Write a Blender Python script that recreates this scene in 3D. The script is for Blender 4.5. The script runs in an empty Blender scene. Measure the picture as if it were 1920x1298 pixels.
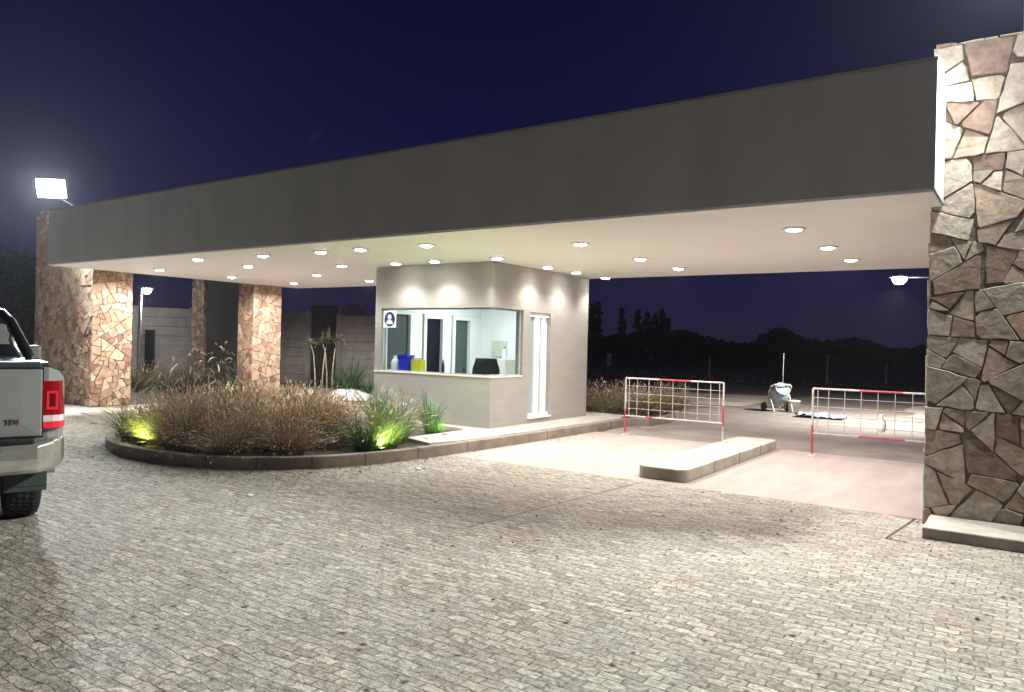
import bpy, bmesh, math, random
from mathutils import Vector, Matrix, noise
R = math.radians
random.seed(7)
sc = bpy.context.scene
C = sc.collection

# ------------------------------------------------------------ camera, sky, exposure
cam_d = bpy.data.cameras.new("camera"); cam = bpy.data.objects.new("camera", cam_d); C.objects.link(cam)
cam_d.sensor_width = 36.0
cam_d.lens = 1401.5/1920*36.0
cam_d.clip_start = 0.05; cam_d.clip_end = 2000
yaw, pitch, roll = R(34.628), R(-0.222), R(1.386)
fw = Vector((-math.sin(yaw)*math.cos(pitch), math.cos(yaw)*math.cos(pitch), math.sin(pitch)))
rt = Vector((math.cos(yaw), math.sin(yaw), 0)); up = rt.cross(fw)
rt2 = rt*math.cos(roll) + up*math.sin(roll); up2 = -rt*math.sin(roll) + up*math.cos(roll)
cam.matrix_world = Matrix(((rt2.x, up2.x, -fw.x, 0), (rt2.y, up2.y, -fw.y, 0), (rt2.z, up2.z, -fw.z, 1.6), (0, 0, 0, 1)))
sc.camera = cam

w = bpy.data.worlds.new("World"); sc.world = w; w.use_nodes = True
nt = w.node_tree; nt.nodes.clear()
out = nt.nodes.new('ShaderNodeOutputWorld'); bg = nt.nodes.new('ShaderNodeBackground')
tc = nt.nodes.new('ShaderNodeTexCoord'); sep = nt.nodes.new('ShaderNodeSeparateXYZ'); rmp = nt.nodes.new('ShaderNodeValToRGB')
nt.links.new(tc.outputs['Generated'], sep.inputs[0]); nt.links.new(sep.outputs['Z'], rmp.inputs[0])
el = rmp.color_ramp.elements
el[0].position = 0.0; el[0].color = (0.0145, 0.0110, 0.034, 1)
el[1].position = 0.6; el[1].color = (0.0014, 0.0012, 0.014, 1)
e = el.new(0.12); e.color = (0.0105, 0.0088, 0.044, 1)
e = el.new(0.27); e.color = (0.0040, 0.0044, 0.034, 1)
e = el.new(0.42); e.color = (0.0013, 0.0014, 0.022, 1)
nt.links.new(rmp.outputs[0], bg.inputs[0]); bg.inputs[1].default_value = 1.0
nt.links.new(bg.outputs[0], out.inputs[0])
sc.view_settings.view_transform = 'Standard'; sc.view_settings.look = 'None'
sc.view_settings.exposure = 0.0; sc.view_settings.gamma = 1.0
sc.cycles.max_bounces = 8; sc.cycles.diffuse_bounces = 4; sc.cycles.transparent_max_bounces = 12
sc.cycles.sample_clamp_indirect = 4.0; sc.cycles.use_light_tree = True
sc.cycles.caustics_reflective = False; sc.cycles.caustics_refractive = False

# ------------------------------------------------------------ helpers
MATS = {}
def mat(name, col, rough=0.7, metal=0.0, var=0.0, vs=6.0, bump=0.0, bs=40.0, col2=None, emit=0.0, ecol=None, stretch=None, spec=0.5, island=0.0):
    if name in MATS: return MATS[name]
    m = bpy.data.materials.new(name); m.use_nodes = True; MATS[name] = m
    t = m.node_tree; b = t.nodes['Principled BSDF']; L = t.links.new
    b.inputs['Roughness'].default_value = rough; b.inputs['Metallic'].default_value = metal
    b.inputs['Specular IOR Level'].default_value = spec
    b.inputs['Base Color'].default_value = (*col, 1)
    if emit:
        b.inputs['Emission Color'].default_value = (*(ecol or col), 1); b.inputs['Emission Strength'].default_value = emit
    if var or bump or col2:
        co = t.nodes.new('ShaderNodeTexCoord'); v = co.outputs['Object']
        if stretch:
            mp = t.nodes.new('ShaderNodeMapping'); mp.inputs['Scale'].default_value = stretch; L(v, mp.inputs[0]); v = mp.outputs[0]
    if var or col2:
        n = t.nodes.new('ShaderNodeTexNoise'); n.inputs['Scale'].default_value = vs; n.inputs['Detail'].default_value = 6; n.inputs['Roughness'].default_value = .6; L(v, n.inputs['Vector'])
        r = t.nodes.new('ShaderNodeValToRGB'); L(n.outputs[0], r.inputs[0])
        r.color_ramp.elements[0].position = .3; r.color_ramp.elements[1].position = .7
        c2 = col2 or tuple(c*(1-var) for c in col); c1 = col if col2 else tuple(min(1, c*(1+var)) for c in col)
        r.color_ramp.elements[0].color = (*c2, 1); r.color_ramp.elements[1].color = (*c1, 1)
        o = r.outputs[0]
        if island:
            g = t.nodes.new('ShaderNodeNewGeometry'); mr = t.nodes.new('ShaderNodeMapRange')
            mr.inputs['To Min'].default_value = 1-island; mr.inputs['To Max'].default_value = 1+island
            L(g.outputs['Random Per Island'], mr.inputs[0])
            mx = t.nodes.new('ShaderNodeVectorMath'); mx.operation = 'SCALE'; L(o, mx.inputs[0]); L(mr.outputs[0], mx.inputs['Scale']); o = mx.outputs[0]
        L(o, b.inputs['Base Color'])
    if bump:
        n2 = t.nodes.new('ShaderNodeTexNoise'); n2.inputs['Scale'].default_value = bs; n2.inputs['Detail'].default_value = 8; L(v, n2.inputs['Vector'])
        bp = t.nodes.new('ShaderNodeBump'); bp.inputs['Strength'].default_value = bump; bp.inputs['Distance'].default_value = .02
        L(n2.outputs[0], bp.inputs['Height']); L(bp.outputs[0], b.inputs['Normal'])
    return m

def lamp_mat(name, col, strength):
    if name in MATS: return MATS[name]
    m = bpy.data.materials.new(name); m.use_nodes = True; MATS[name] = m
    b = m.node_tree.nodes['Principled BSDF']; b.inputs['Base Color'].default_value = (.8, .8, .8, 1)
    b.inputs['Emission Color'].default_value = (*col, 1); b.inputs['Emission Strength'].default_value = strength
    m.cycles.emission_sampling = 'NONE'
    return m

def glass_mat(name, tint, refl=1.0, rough=0.02):
    m = bpy.data.materials.new(name); m.use_nodes = True; t = m.node_tree; t.nodes.clear()
    o = t.nodes.new('ShaderNodeOutputMaterial'); tr = t.nodes.new('ShaderNodeBsdfTransparent'); gl = t.nodes.new('ShaderNodeBsdfGlossy')
    tr.inputs[0].default_value = (*tint, 1); gl.inputs['Roughness'].default_value = rough
    lw_ = t.nodes.new('ShaderNodeLayerWeight'); pw5 = t.nodes.new('ShaderNodeMath'); pw5.operation = 'POWER'; pw5.inputs[1].default_value = 5; t.links.new(lw_.outputs['Facing'], pw5.inputs[0])
    fr = t.nodes.new('ShaderNodeMath'); fr.operation = 'MULTIPLY_ADD'; fr.inputs[1].default_value = .9; fr.inputs[2].default_value = .03; t.links.new(pw5.outputs[0], fr.inputs[0])
    mx = t.nodes.new('ShaderNodeMixShader'); t.links.new(fr.outputs[0], mx.inputs[0]); t.links.new(tr.outputs[0], mx.inputs[1]); t.links.new(gl.outputs[0], mx.inputs[2])
    t.links.new(mx.outputs[0], o.inputs[0]); return m

def tag(o, label=None, cat=None, group=None, kind=None):
    if label: o['label'] = label
    if cat: o['category'] = cat
    if group: o['group'] = group
    if kind: o['kind'] = kind
    return o
def empty(name, loc=(0, 0, 0), rz=0, label=None, cat=None, group=None):
    o = bpy.data.objects.new(name, None); C.objects.link(o); o.location = loc; o.rotation_euler = (0, 0, rz)
    return tag(o, label, cat, group)
def obj(name, bm, mats, parent=None, smooth=False, bevel=0, seg=2, loc=None):
    me = bpy.data.meshes.new(name)
    bmesh.ops.recalc_face_normals(bm, faces=bm.faces) if bm.faces else None
    bm.to_mesh(me); bm.free()
    for m in (mats if isinstance(mats, (list, tuple)) else [mats]): me.materials.append(m)
    if smooth:
        for p in me.polygons: p.use_smooth = True
    o = bpy.data.objects.new(name, me); C.objects.link(o)
    if parent: o.parent = parent
    if loc: o.location = loc
    if bevel:
        md = o.modifiers.new('bevel', 'BEVEL'); md.width = bevel; md.segments = seg; md.limit_method = 'ANGLE'; md.angle_limit = R(35)
    return o
def B(): return bmesh.new()
def box(bm, x0, x1, y0, y1, z0, z1, mi=0):
    vs = [bm.verts.new(p) for p in ((x0,y0,z0),(x1,y0,z0),(x1,y1,z0),(x0,y1,z0),(x0,y0,z1),(x1,y0,z1),(x1,y1,z1),(x0,y1,z1))]
    for f in ((0,3,2,1),(4,5,6,7),(0,1,5,4),(1,2,6,5),(2,3,7,6),(3,0,4,7)):
        bm.faces.new([vs[i] for i in f]).material_index = mi
    return vs
def prism(bm, pts, z0, z1, mi=0):
    a = [bm.verts.new((x, y, z0)) for x, y in pts]; b = [bm.verts.new((x, y, z1)) for x, y in pts]
    n = len(pts)
    for i in range(n): bm.faces.new((a[i], a[(i+1) % n], b[(i+1) % n], b[i])).material_index = mi
    bm.faces.new(b).material_index = mi; bm.faces.new(a[::-1]).material_index = mi
    return a, b
def tube(bm, pts, r, n=8, mi=0, caps=True, taper=None):
    pts = [Vector(p) for p in pts]; rings = []
    for i, p in enumerate(pts):
        d = (pts[min(i+1, len(pts)-1)] - pts[max(i-1, 0)]).normalized()
        ref = Vector((0, 0, 1)) if abs(d.z) < .9 else Vector((1, 0, 0))
        u = d.cross(ref).normalized(); v = d.cross(u)
        rr = r if taper is None else taper[i]
        rings.append([bm.verts.new(p + (u*math.cos(2*math.pi*k/n) + v*math.sin(2*math.pi*k/n))*rr) for k in range(n)])
    for a, b in zip(rings, rings[1:]):
        for k in range(n): bm.faces.new((a[k], a[(k+1) % n], b[(k+1) % n], b[k])).material_index = mi
    if caps:
        bm.faces.new(rings[0][::-1]).material_index = mi; bm.faces.new(rings[-1]).material_index = mi
def lathe(bm, prof, n=24, mi=0, M=None, close=False):
    rings = []
    for r, z in prof:
        rings.append([bm.verts.new((M or Matrix()) @ Vector((r*math.cos(2*math.pi*k/n), r*math.sin(2*math.pi*k/n), z))) for k in range(n)])
    if close: rings.append(rings[0])
    for a, b in zip(rings, rings[1:]):
        for k in range(n): bm.faces.new((a[k], a[(k+1) % n], b[(k+1) % n], b[k])).material_index = mi
    if not close:
        if prof[0][0] > 1e-4: bm.faces.new(rings[0][::-1]).material_index = mi
        if prof[-1][0] > 1e-4: bm.faces.new(rings[-1]).material_index = mi
def copy_tree(o, parent=None):
    c = o.copy(); C.objects.link(c); c.parent = parent
    for ch in list(o.children):
        if ch.name in bpy.context.view_layer.objects or True: copy_tree(ch, c)
    return c
def spot(name, loc, power, col, size=R(120), blend=.6, radius=.05, aim=(0, 0, -1), parent=None):
    l = bpy.data.lights.new(name, 'SPOT'); l.energy = power; l.color = col; l.spot_size = size; l.spot_blend = blend; l.shadow_soft_size = radius
    o = bpy.data.objects.new(name, l); C.objects.link(o)
    o.location = loc; o.rotation_euler = Vector(aim).to_track_quat('-Z', 'Y').to_euler()
    if parent: o.parent = parent
    return o
def point(name, loc, power, col, radius=.05, parent=None):
    l = bpy.data.lights.new(name, 'POINT'); l.energy = power; l.color = col; l.shadow_soft_size = radius
    o = bpy.data.objects.new(name, l); C.objects.link(o); o.location = loc
    if parent: o.parent = parent
    return o

# ------------------------------------------------------------ materials
plaster = mat('grey_plaster', (.46, .44, .43), .85, var=.10, vs=1.6, stretch=(1, 1, .25), bump=.06, bs=120)
soffit_m = mat('soffit_paint', (.90, .88, .86), .8, var=.02, vs=1.0, bump=.05, bs=60)
booth_m = mat('greige_render', (.28, .265, .24), .85, var=.06, vs=2.0, bump=.2, bs=150, stretch=(1, 1, 4))
white_m = mat('white_frame', (.78, .79, .78), .45)
intwall = mat('interior_white', (.80, .81, .80), .7, var=.02)
conc = mat('kerb_concrete', (.36, .33, .285), .85, var=.22, vs=4, bump=.4, bs=60)
mortar = mat('dark_mortar', (.15, .125, .10), .95, var=.3, vs=12, bump=.5, bs=40)
black = mat('black_plastic', (.012, .013, .014), .45)
rubber = mat('tyre_rubber', (.02, .02, .021), .8, var=.3, vs=30, bump=.2, bs=80)
steel = mat('galvanised_steel', (.35, .35, .36), .45, .8, var=.2, vs=8)

def paver_mat():
    m = bpy.data.materials.new('stone_pavers'); m.use_nodes = True; t = m.node_tree; L = t.links.new; b = t.nodes['Principled BSDF']
    co = t.nodes.new('ShaderNodeTexCoord')
    nz = t.nodes.new('ShaderNodeTexNoise'); nz.inputs['Scale'].default_value = 1.3; nz.inputs['Detail'].default_value = 2; L(co.outputs['Object'], nz.inputs['Vector'])
    nz2 = t.nodes.new('ShaderNodeTexNoise'); nz2.inputs['Scale'].default_value = 11; nz2.inputs['Detail'].default_value = 2; L(co.outputs['Object'], nz2.inputs['Vector'])
    def vm(op, a, bb=None, sc_=None):
        n = t.nodes.new('ShaderNodeVectorMath'); n.operation = op
        if isinstance(a, tuple): n.inputs[0].default_value = a
        else: L(a, n.inputs[0])
        if bb is not None:
            if isinstance(bb, tuple): n.inputs[1].default_value = bb
            else: L(bb, n.inputs[1])
        if sc_ is not None: n.inputs['Scale'].default_value = sc_
        return n.outputs[0]
    d1 = vm('SCALE', vm('SUBTRACT', nz.outputs['Color'], (.5, .5, .5)), sc_=.14)
    d2 = vm('SCALE', vm('SUBTRACT', nz2.outputs['Color'], (.5, .5, .5)), sc_=.045)
    v = vm('ADD', vm('ADD', co.outputs['Object'], d1), d2)
    br = t.nodes.new('ShaderNodeTexBrick'); L(v, br.inputs['Vector'])
    br.inputs['Scale'].default_value = 1; br.inputs['Brick Width'].default_value = .135; br.inputs['Row Height'].default_value = .07
    br.inputs['Mortar Size'].default_value = .005; br.inputs['Mortar Smooth'].default_value = .55; br.inputs['Bias'].default_value = 0
    br.inputs['Color1'].default_value = (.25, .24, .215, 1); br.inputs['Color2'].default_value = (.495, .48, .435, 1); br.inputs['Mortar'].default_value = (.195, .178, .15, 1)
    # warm blotches
    n3 = t.nodes.new('ShaderNodeTexNoise'); n3.inputs['Scale'].default_value = 1.1; n3.inputs['Detail'].default_value = 9; n3.inputs['Roughness'].default_value = .75; L(co.outputs['Object'], n3.inputs['Vector'])
    r3 = t.nodes.new('ShaderNodeValToRGB'); L(n3.outputs[0], r3.inputs[0])
    r3.color_ramp.elements[0].position = .38; r3.color_ramp.elements[0].color = (1.03, .91, .86, 1); r3.color_ramp.elements[1].position = .58; r3.color_ramp.elements[1].color = (1, 1, .98, 1)
    c = vm('MULTIPLY', br.outputs['Color'], r3.outputs[0])
    # sand-filled areas where the joints fade, and worn darker patches
    n8 = t.nodes.new('ShaderNodeTexNoise'); n8.inputs['Scale'].default_value = 2.3; n8.inputs['Detail'].default_value = 6; n8.inputs['Roughness'].default_value = .65; L(co.outputs['Object'], n8.inputs['Vector'])
    r8 = t.nodes.new('ShaderNodeValToRGB'); L(n8.outputs[0], r8.inputs[0]); r8.color_ramp.elements[0].position = .38; r8.color_ramp.elements[0].color = (0, 0, 0, 1); r8.color_ramp.elements[1].position = .66; r8.color_ramp.elements[1].color = (.85, .85, .85, 1)
    m8 = t.nodes.new('ShaderNodeMixRGB'); L(r8.outputs[0], m8.inputs[0]); L(c, m8.inputs[1]); m8.inputs[2].default_value = (.345, .33, .30, 1); c = m8.outputs[0]
    n9 = t.nodes.new('ShaderNodeTexNoise'); n9.inputs['Scale'].default_value = .45; n9.inputs['Detail'].default_value = 5; L(co.outputs['Object'], n9.inputs['Vector'])
    r9 = t.nodes.new('ShaderNodeValToRGB'); L(n9.outputs[0], r9.inputs[0]); r9.color_ramp.elements[0].position = .35; r9.color_ramp.elements[0].color = (.84, .82, .80, 1); r9.color_ramp.elements[1].position = .6; r9.color_ramp.elements[1].color = (1.02, 1.02, 1.0, 1)
    c = vm('MULTIPLY', c, r9.outputs[0])
    # grain
    n4 = t.nodes.new('ShaderNodeTexNoise'); n4.inputs['Scale'].default_value = 30; n4.inputs['Detail'].default_value = 5; n4.inputs['Roughness'].default_value = .7; L(co.outputs['Object'], n4.inputs['Vector'])
    r4 = t.nodes.new('ShaderNodeValToRGB'); L(n4.outputs[0], r4.inputs[0])
    r4.color_ramp.elements[0].position = .3; r4.color_ramp.elements[0].color = (.42, .41, .39, 1); r4.color_ramp.elements[1].position = .62; r4.color_ramp.elements[1].color = (1.12, 1.12, 1.1, 1)
    c = vm('MULTIPLY', c, r4.outputs[0])
    # open joints and chips: sparse dark spots
    vo = t.nodes.new('ShaderNodeTexVoronoi'); vo.inputs['Scale'].default_value = 5.2; L(v, vo.inputs['Vector'])
    r5 = t.nodes.new('ShaderNodeValToRGB'); L(vo.outputs['Distance'], r5.inputs[0])
    r5.color_ramp.elements[0].position = .05; r5.color_ramp.elements[0].color = (.16, .14, .12, 1); r5.color_ramp.elements[1].position = .14; r5.color_ramp.elements[1].color = (1, 1, 1, 1)
    c = vm('MULTIPLY', c, r5.outputs[0])
    L(c, b.inputs['Base Color']); b.inputs['Roughness'].default_value = .95; b.inputs['Specular IOR Level'].default_value = .25
    # height
    inv = t.nodes.new('ShaderNodeMath'); inv.operation = 'MULTIPLY_ADD'; inv.inputs[1].default_value = -1.0; inv.inputs[2].default_value = 1.0; L(br.outputs['Fac'], inv.inputs[0])
    h2 = t.nodes.new('ShaderNodeMath'); h2.operation = 'MULTIPLY_ADD'; h2.inputs[1].default_value = .8; L(n4.outputs[0], h2.inputs[0]); L(inv.outputs[0], h2.inputs[2])
    n6 = t.nodes.new('ShaderNodeTexNoise'); n6.inputs['Scale'].default_value = 11; n6.inputs['Detail'].default_value = 5; L(co.outputs['Object'], n6.inputs['Vector'])
    h3 = t.nodes.new('ShaderNodeMath'); h3.operation = 'MULTIPLY_ADD'; h3.inputs[1].default_value = 2.6; L(n6.outputs[0], h3.inputs[0]); L(h2.outputs[0], h3.inputs[2])
    bp = t.nodes.new('ShaderNodeBump'); bp.inputs['Strength'].default_value = 1.0; bp.inputs['Distance'].default_value = .017; L(h3.outputs[0], bp.inputs['Height']); L(bp.outputs[0], b.inputs['Normal'])
    return m

def stone_mat(name, cols, grain=9, dark=.55):
    m = bpy.data.materials.new(name); m.use_nodes = True; t = m.node_tree; L = t.links.new; b = t.nodes['Principled BSDF']
    g = t.nodes.new('ShaderNodeNewGeometry'); r = t.nodes.new('ShaderNodeValToRGB'); L(g.outputs['Random Per Island'], r.inputs[0])
    r.color_ramp.interpolation = 'CONSTANT'
    el = r.color_ramp.elements; n = len(cols)
    el[0].position = 0; el[0].color = (*cols[0], 1); el[1].position = 1/n; el[1].color = (*cols[1], 1)
    for i in range(2, n): q = el.new(i/n); q.color = (*cols[i], 1)
    co = t.nodes.new('ShaderNodeTexCoord')
    n1 = t.nodes.new('ShaderNodeTexNoise'); n1.inputs['Scale'].default_value = grain; n1.inputs['Detail'].default_value = 8; n1.inputs['Roughness'].default_value = .7; L(co.outputs['Object'], n1.inputs['Vector'])
    r1 = t.nodes.new('ShaderNodeValToRGB'); L(n1.outputs[0], r1.inputs[0])
    r1.color_ramp.elements[0].position = .3; r1.color_ramp.elements[0].color = (dark, dark*.93, dark*.87, 1); r1.color_ramp.elements[1].position = .62; r1.color_ramp.elements[1].color = (1.12, 1.1, 1.06, 1)
    mx = t.nodes.new('ShaderNodeVectorMath'); mx.operation = 'MULTIPLY'; L(r.outputs[0], mx.inputs[0]); L(r1.outputs[0], mx.inputs[1])
    L(mx.outputs[0], b.inputs['Base Color']); b.inputs['Roughness'].default_value = .85
    n2 = t.nodes.new('ShaderNodeTexNoise'); n2.inputs['Scale'].default_value = 22; n2.inputs['Detail'].default_value = 8; L(co.outputs['Object'], n2.inputs['Vector'])
    n7 = t.nodes.new('ShaderNodeTexNoise'); n7.inputs['Scale'].default_value = 5.5; n7.inputs['Detail'].default_value = 4; n7.inputs['Distortion'].default_value = 1.2; L(co.outputs['Object'], n7.inputs['Vector'])
    hm_ = t.nodes.new('ShaderNodeMath'); hm_.operation = 'MULTIPLY_ADD'; hm_.inputs[1].default_value = 3.0; L(n7.outputs[0], hm_.inputs[0]); L(n2.outputs[0], hm_.inputs[2])
    bp = t.nodes.new('ShaderNodeBump'); bp.inputs['Strength'].default_value = .45; bp.inputs['Distance'].default_value = .008; L(hm_.outputs[0], bp.inputs['Height']); L(bp.outputs[0], b.inputs['Normal'])
    return m
stone_big = stone_mat('flagstone_grey_brown', [(.47,.42,.36),(.33,.25,.205),(.55,.50,.44),(.42,.36,.30),(.51,.46,.40),(.25,.18,.145),(.60,.55,.48),(.44,.35,.29),(.43,.30,.225),(.50,.46,.41),(.36,.30,.255),(.56,.49,.41)])
stone_warm = stone_mat('flagstone_pink_brown', [(.50,.37,.28),(.34,.21,.155),(.60,.49,.38),(.48,.32,.23),(.56,.43,.33),(.30,.18,.135),(.64,.54,.43),(.52,.34,.25),(.58,.39,.27),(.46,.35,.28),(.60,.49,.33),(.40,.27,.21)])

# ------------------------------------------------------------ ground, roads
def sheet(name, pts, z, m, sub=None):
    bm = B(); bm.faces.new([bm.verts.new((x, y, z)) for x, y in pts]); o = obj(name, bm, m); tag(o, kind='structure'); return o
dirt = mat('dark_dirt', (.11, .088, .072), .95, var=.5, vs=.35, bump=.6, bs=12)
asphalt = mat('dark_asphalt', (.25, .215, .19), .9, vs=1.3, col2=(.15, .13, .115), bump=.5, bs=60)
lane_m = mat('smooth_concrete', (.30, .258, .228), .6, var=.16, vs=2.2, bump=.12, bs=50, stretch=(1.6, .35, 1))
sand = mat('pale_dirt', (.46, .40, .33), .95, var=.35, vs=1.5, bump=.6, bs=20)
sheet('ground', [(-700, -500), (700, -500), (700, 900), (-700, 900)], -.012, dirt)
sheet('road', [(-6.45, 12.3), (6, 12.3), (6, 30), (-6.0, 30), (-7.2, 17.5)], -.004, asphalt)
pv = sheet('paving', [(-40, -25), (25, -25), (25, 8.2), (-40, 8.2)], 0.0, paver_mat())
sheet('lane', [(-16.6, 8.2), (-11.3, 8.2), (-11.3, 12.3), (-16.6, 12.3)], 0.0, lane_m)
sheet('lane', [(-6.72, 8.2), (-.55, 8.2), (-.55, 12.3), (-6.72, 12.3)], 0.0, lane_m)
sheet('path', [(-24, 12.6), (-11.3, 12.6), (-11.3, 15.6), (-19.5, 15.6)], -.004, mat('path_gravel', (.34, .30, .25), .9, var=.3, vs=5, bump=.5, bs=30))
# sandy patches beside the road
for pts in ([(-2.4, 21), (.5, 20.4), (5, 22.6), (5, 33), (0, 30), (-2.8, 26)], [(-.9, 15.8), (1.2, 15.9), (4, 18.6), (2.5, 19.3), (.2, 18.2), (-.9, 17.0)], [(-9.2, 20), (-6.2, 21), (-6.6, 26), (-12, 25)]):
    n = []
    for i, p in enumerate(pts):
        q = pts[(i+1) % len(pts)]
        for k in range(5):
            f = k/5; x, y = p[0]*(1-f)+q[0]*f, p[1]*(1-f)+q[1]*f
            n.append((x+random.uniform(-.25, .25), y+random.uniform(-.3, .3)))
    sheet('ground', n, .004, sand)
# saw-cut joints in the paving
bm = B()
for (x0, y0), (x1, y1) in (((-.86, 8.15), (-.97, 7.12)), ((-3.7, 8.18), (-3.95, 5.1)), ((-.97, 7.12), (-.8, 7.10))):
    d = Vector((x1-x0, y1-y0, 0)).normalized(); nn = Vector((-d.y, d.x, 0))*(.011 if x0 > -2 else .006)
    a, b_ = Vector((x0, y0, .003)), Vector((x1, y1, .003))
    bm.faces.new([bm.verts.new(p) for p in (a-nn, a+nn, b_+nn, b_-nn)])
tag(obj('paving_joint', bm, mat('joint_dark', (.04, .035, .03), .9)), kind='structure')

# ------------------------------------------------------------ stone cladding
def clip(poly, px, py, nx, ny):
    o = []
    for i in range(len(poly)):
        a, b = poly[i], poly[(i+1) % len(poly)]
        da = (a[0]-px)*nx+(a[1]-py)*ny; db = (b[0]-px)*nx+(b[1]-py)*ny
        if da <= 0: o.append(a)
        if (da < 0 < db) or (db < 0 < da):
            f = da/(da-db); o.append((a[0]+(b[0]-a[0])*f, a[1]+(b[1]-a[1])*f))
    return o
def clad(bm, O, U, V, N, W, H, s, rng, gap=.0055, d=(.008, .024)):
    """irregular flat stones laid over the rectangle O + u*U + v*V, standing out along N"""
    O, U, V, N = Vector(O), Vector(U), Vector(V), Vector(N)
    def area(p): return abs(sum(p[k][0]*p[(k+1) % len(p)][1]-p[(k+1) % len(p)][0]*p[k][1] for k in range(len(p)))/2)
    cells = []; stack = [[(0, 0), (W, 0), (W, H), (0, H)]]
    while stack:
        p = stack.pop(); a_ = area(p)
        if a_ < s*s*rng.choice((.3, .6, .9, 1.2, 1.6)) or a_ < .006: cells.append(p); continue
        best = max(((p[k], p[j]) for k in range(len(p)) for j in range(k)), key=lambda q: math.hypot(q[0][0]-q[1][0], q[0][1]-q[1][1]))
        ang = math.atan2(best[1][1]-best[0][1], best[1][0]-best[0][0])+rng.uniform(-.40, .40)
        cx = sum(v[0] for v in p)/len(p); cy = sum(v[1] for v in p)/len(p); bs_ = -1
        for _ in range(7):
            a2 = ang+rng.uniform(-.35, .35); o2 = rng.uniform(-.16, .16)*math.sqrt(a_); sc2 = 9
            for sg in (1, -1):
                q = clip(p, cx+math.cos(a2)*o2, cy+math.sin(a2)*o2, math.cos(a2)*sg, math.sin(a2)*sg)
                if len(q) < 4: sc2 = min(sc2, .01); continue
                per = sum(math.dist(q[k], q[k-1]) for k in range(len(q))); sc2 = min(sc2, area(q)/per**2)
            if sc2 > bs_: bs_ = sc2; o_ = o2; ba = a2
        nx_, ny_ = math.cos(ba), math.sin(ba)
        for sg in (1, -1):
            q = clip(p, cx+nx_*o_, cy+ny_*o_, nx_*sg, ny_*sg)
            if len(q) > 2 and area(q) > .0008: stack.append(q)
    for cell in cells:
        poly = list(cell); n_ = len(cell); cx = sum(v[0] for v in cell)/n_; cy = sum(v[1] for v in cell)/n_
        for k in range(n_):
            a, b = cell[k], cell[(k+1) % n_]; ex, ey = b[0]-a[0], b[1]-a[1]; ln = math.hypot(ex, ey)
            if ln < 1e-5: continue
            nx_, ny_ = ey/ln, -ex/ln
            if (cx-a[0])*nx_+(cy-a[1])*ny_ > 0: nx_, ny_ = -nx_, -ny_
            g = gap*rng.uniform(.5, 1.7); t_ = rng.uniform(-.05, .05)
            poly = clip(poly, (a[0]+b[0])/2-nx_*g, (a[1]+b[1])/2-ny_*g, nx_*math.cos(t_)-ny_*math.sin(t_), nx_*math.sin(t_)+ny_*math.cos(t_))
            if len(poly) < 3: break
            if rng.random() < .55:   # knocked-off corner
                dx, dy = a[0]-cx, a[1]-cy; D = math.hypot(dx, dy)
                if D > .02: f = rng.uniform(.80, .93); t2 = rng.uniform(-.5, .5); poly = clip(poly, cx+dx*f, cy+dy*f, (dx*math.cos(t2)-dy*math.sin(t2)), (dx*math.sin(t2)+dy*math.cos(t2)))
            if len(poly) < 3: break
        if len(poly) < 3: continue
        A = sum(poly[k][0]*poly[(k+1) % len(poly)][1]-poly[(k+1) % len(poly)][0]*poly[k][1] for k in range(len(poly)))/2
        if abs(A) < .0012: continue
        pts = []
        for k in range(len(poly)):
            a, b = poly[k], poly[(k+1) % len(poly)]; ln = math.hypot(b[0]-a[0], b[1]-a[1])
            if ln < .012: continue
            m_ = max(2, int(ln/.07)) if ln > .05 else 1
            for q in range(m_):
                f = q/m_; jit = .006 if q else .003
                pts.append((min(W, max(0, a[0]+(b[0]-a[0])*f+rng.uniform(-jit, jit))), min(H, max(0, a[1]+(b[1]-a[1])*f+rng.uniform(-jit, jit)))))
        if len(pts) < 3: continue
        cx = sum(p[0] for p in pts)/len(pts); cy = sum(p[1] for p in pts)/len(pts)
        dep = rng.uniform(*d); tx, ty = rng.uniform(-.05, .05), rng.uniform(-.05, .05)
        P = lambda p, h: O+U*p[0]+V*p[1]+N*h
        r0 = [bm.verts.new(P(p, 0)) for p in pts]
        r1 = [bm.verts.new(P(p, dep*.75+(p[0]-cx)*tx+(p[1]-cy)*ty)) for p in pts]
        def inn(p, f): return (cx+(p[0]-cx)*f, cy+(p[1]-cy)*f)
        r2 = [bm.verts.new(P(inn(p, .965), dep+(p[0]-cx)*tx+(p[1]-cy)*ty)) for p in pts]
        n = len(pts)
        for a, b in ((r0, r1), (r1, r2)):
            for k in range(n): bm.faces.new((a[k], a[(k+1) % n], b[(k+1) % n], b[k]))
        bm.faces.new(r2)
def stone_block(root, x0, x1, y0, y1, H, s, m, seed, sides='fblrt', z0=0):
    rng = random.Random(seed)
    bm = B(); box(bm, x0, x1, y0, y1, z0, H); obj('core', bm, mortar, root)
    X, Y, Z = Vector((1,0,0)), Vector((0,1,0)), Vector((0,0,1))
    bm = B()
    if 'f' in sides: clad(bm, (x0-.02, y0, z0), X, Z, -Y, x1-x0+.04, H-z0, s, rng)
    if 'r' in sides: clad(bm, (x1, y0-.02, z0), Y, Z, X, y1-y0+.04, H-z0, s, rng)
    if 'l' in sides: clad(bm, (x0, y0-.02, z0), Y, Z, -X, y1-y0+.04, H-z0, s, rng)
    if 'b' in sides: clad(bm, (x0-.02, y1, z0), X, Z, Y, x1-x0+.04, H-z0, s, rng)
    if 't' in sides: clad(bm, (x0-.02, y0-.02, H), X, Y, Z, x1-x0+.04, y1-y0+.04, s, rng)
    obj('stone_cladding', bm, m, root)

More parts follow.
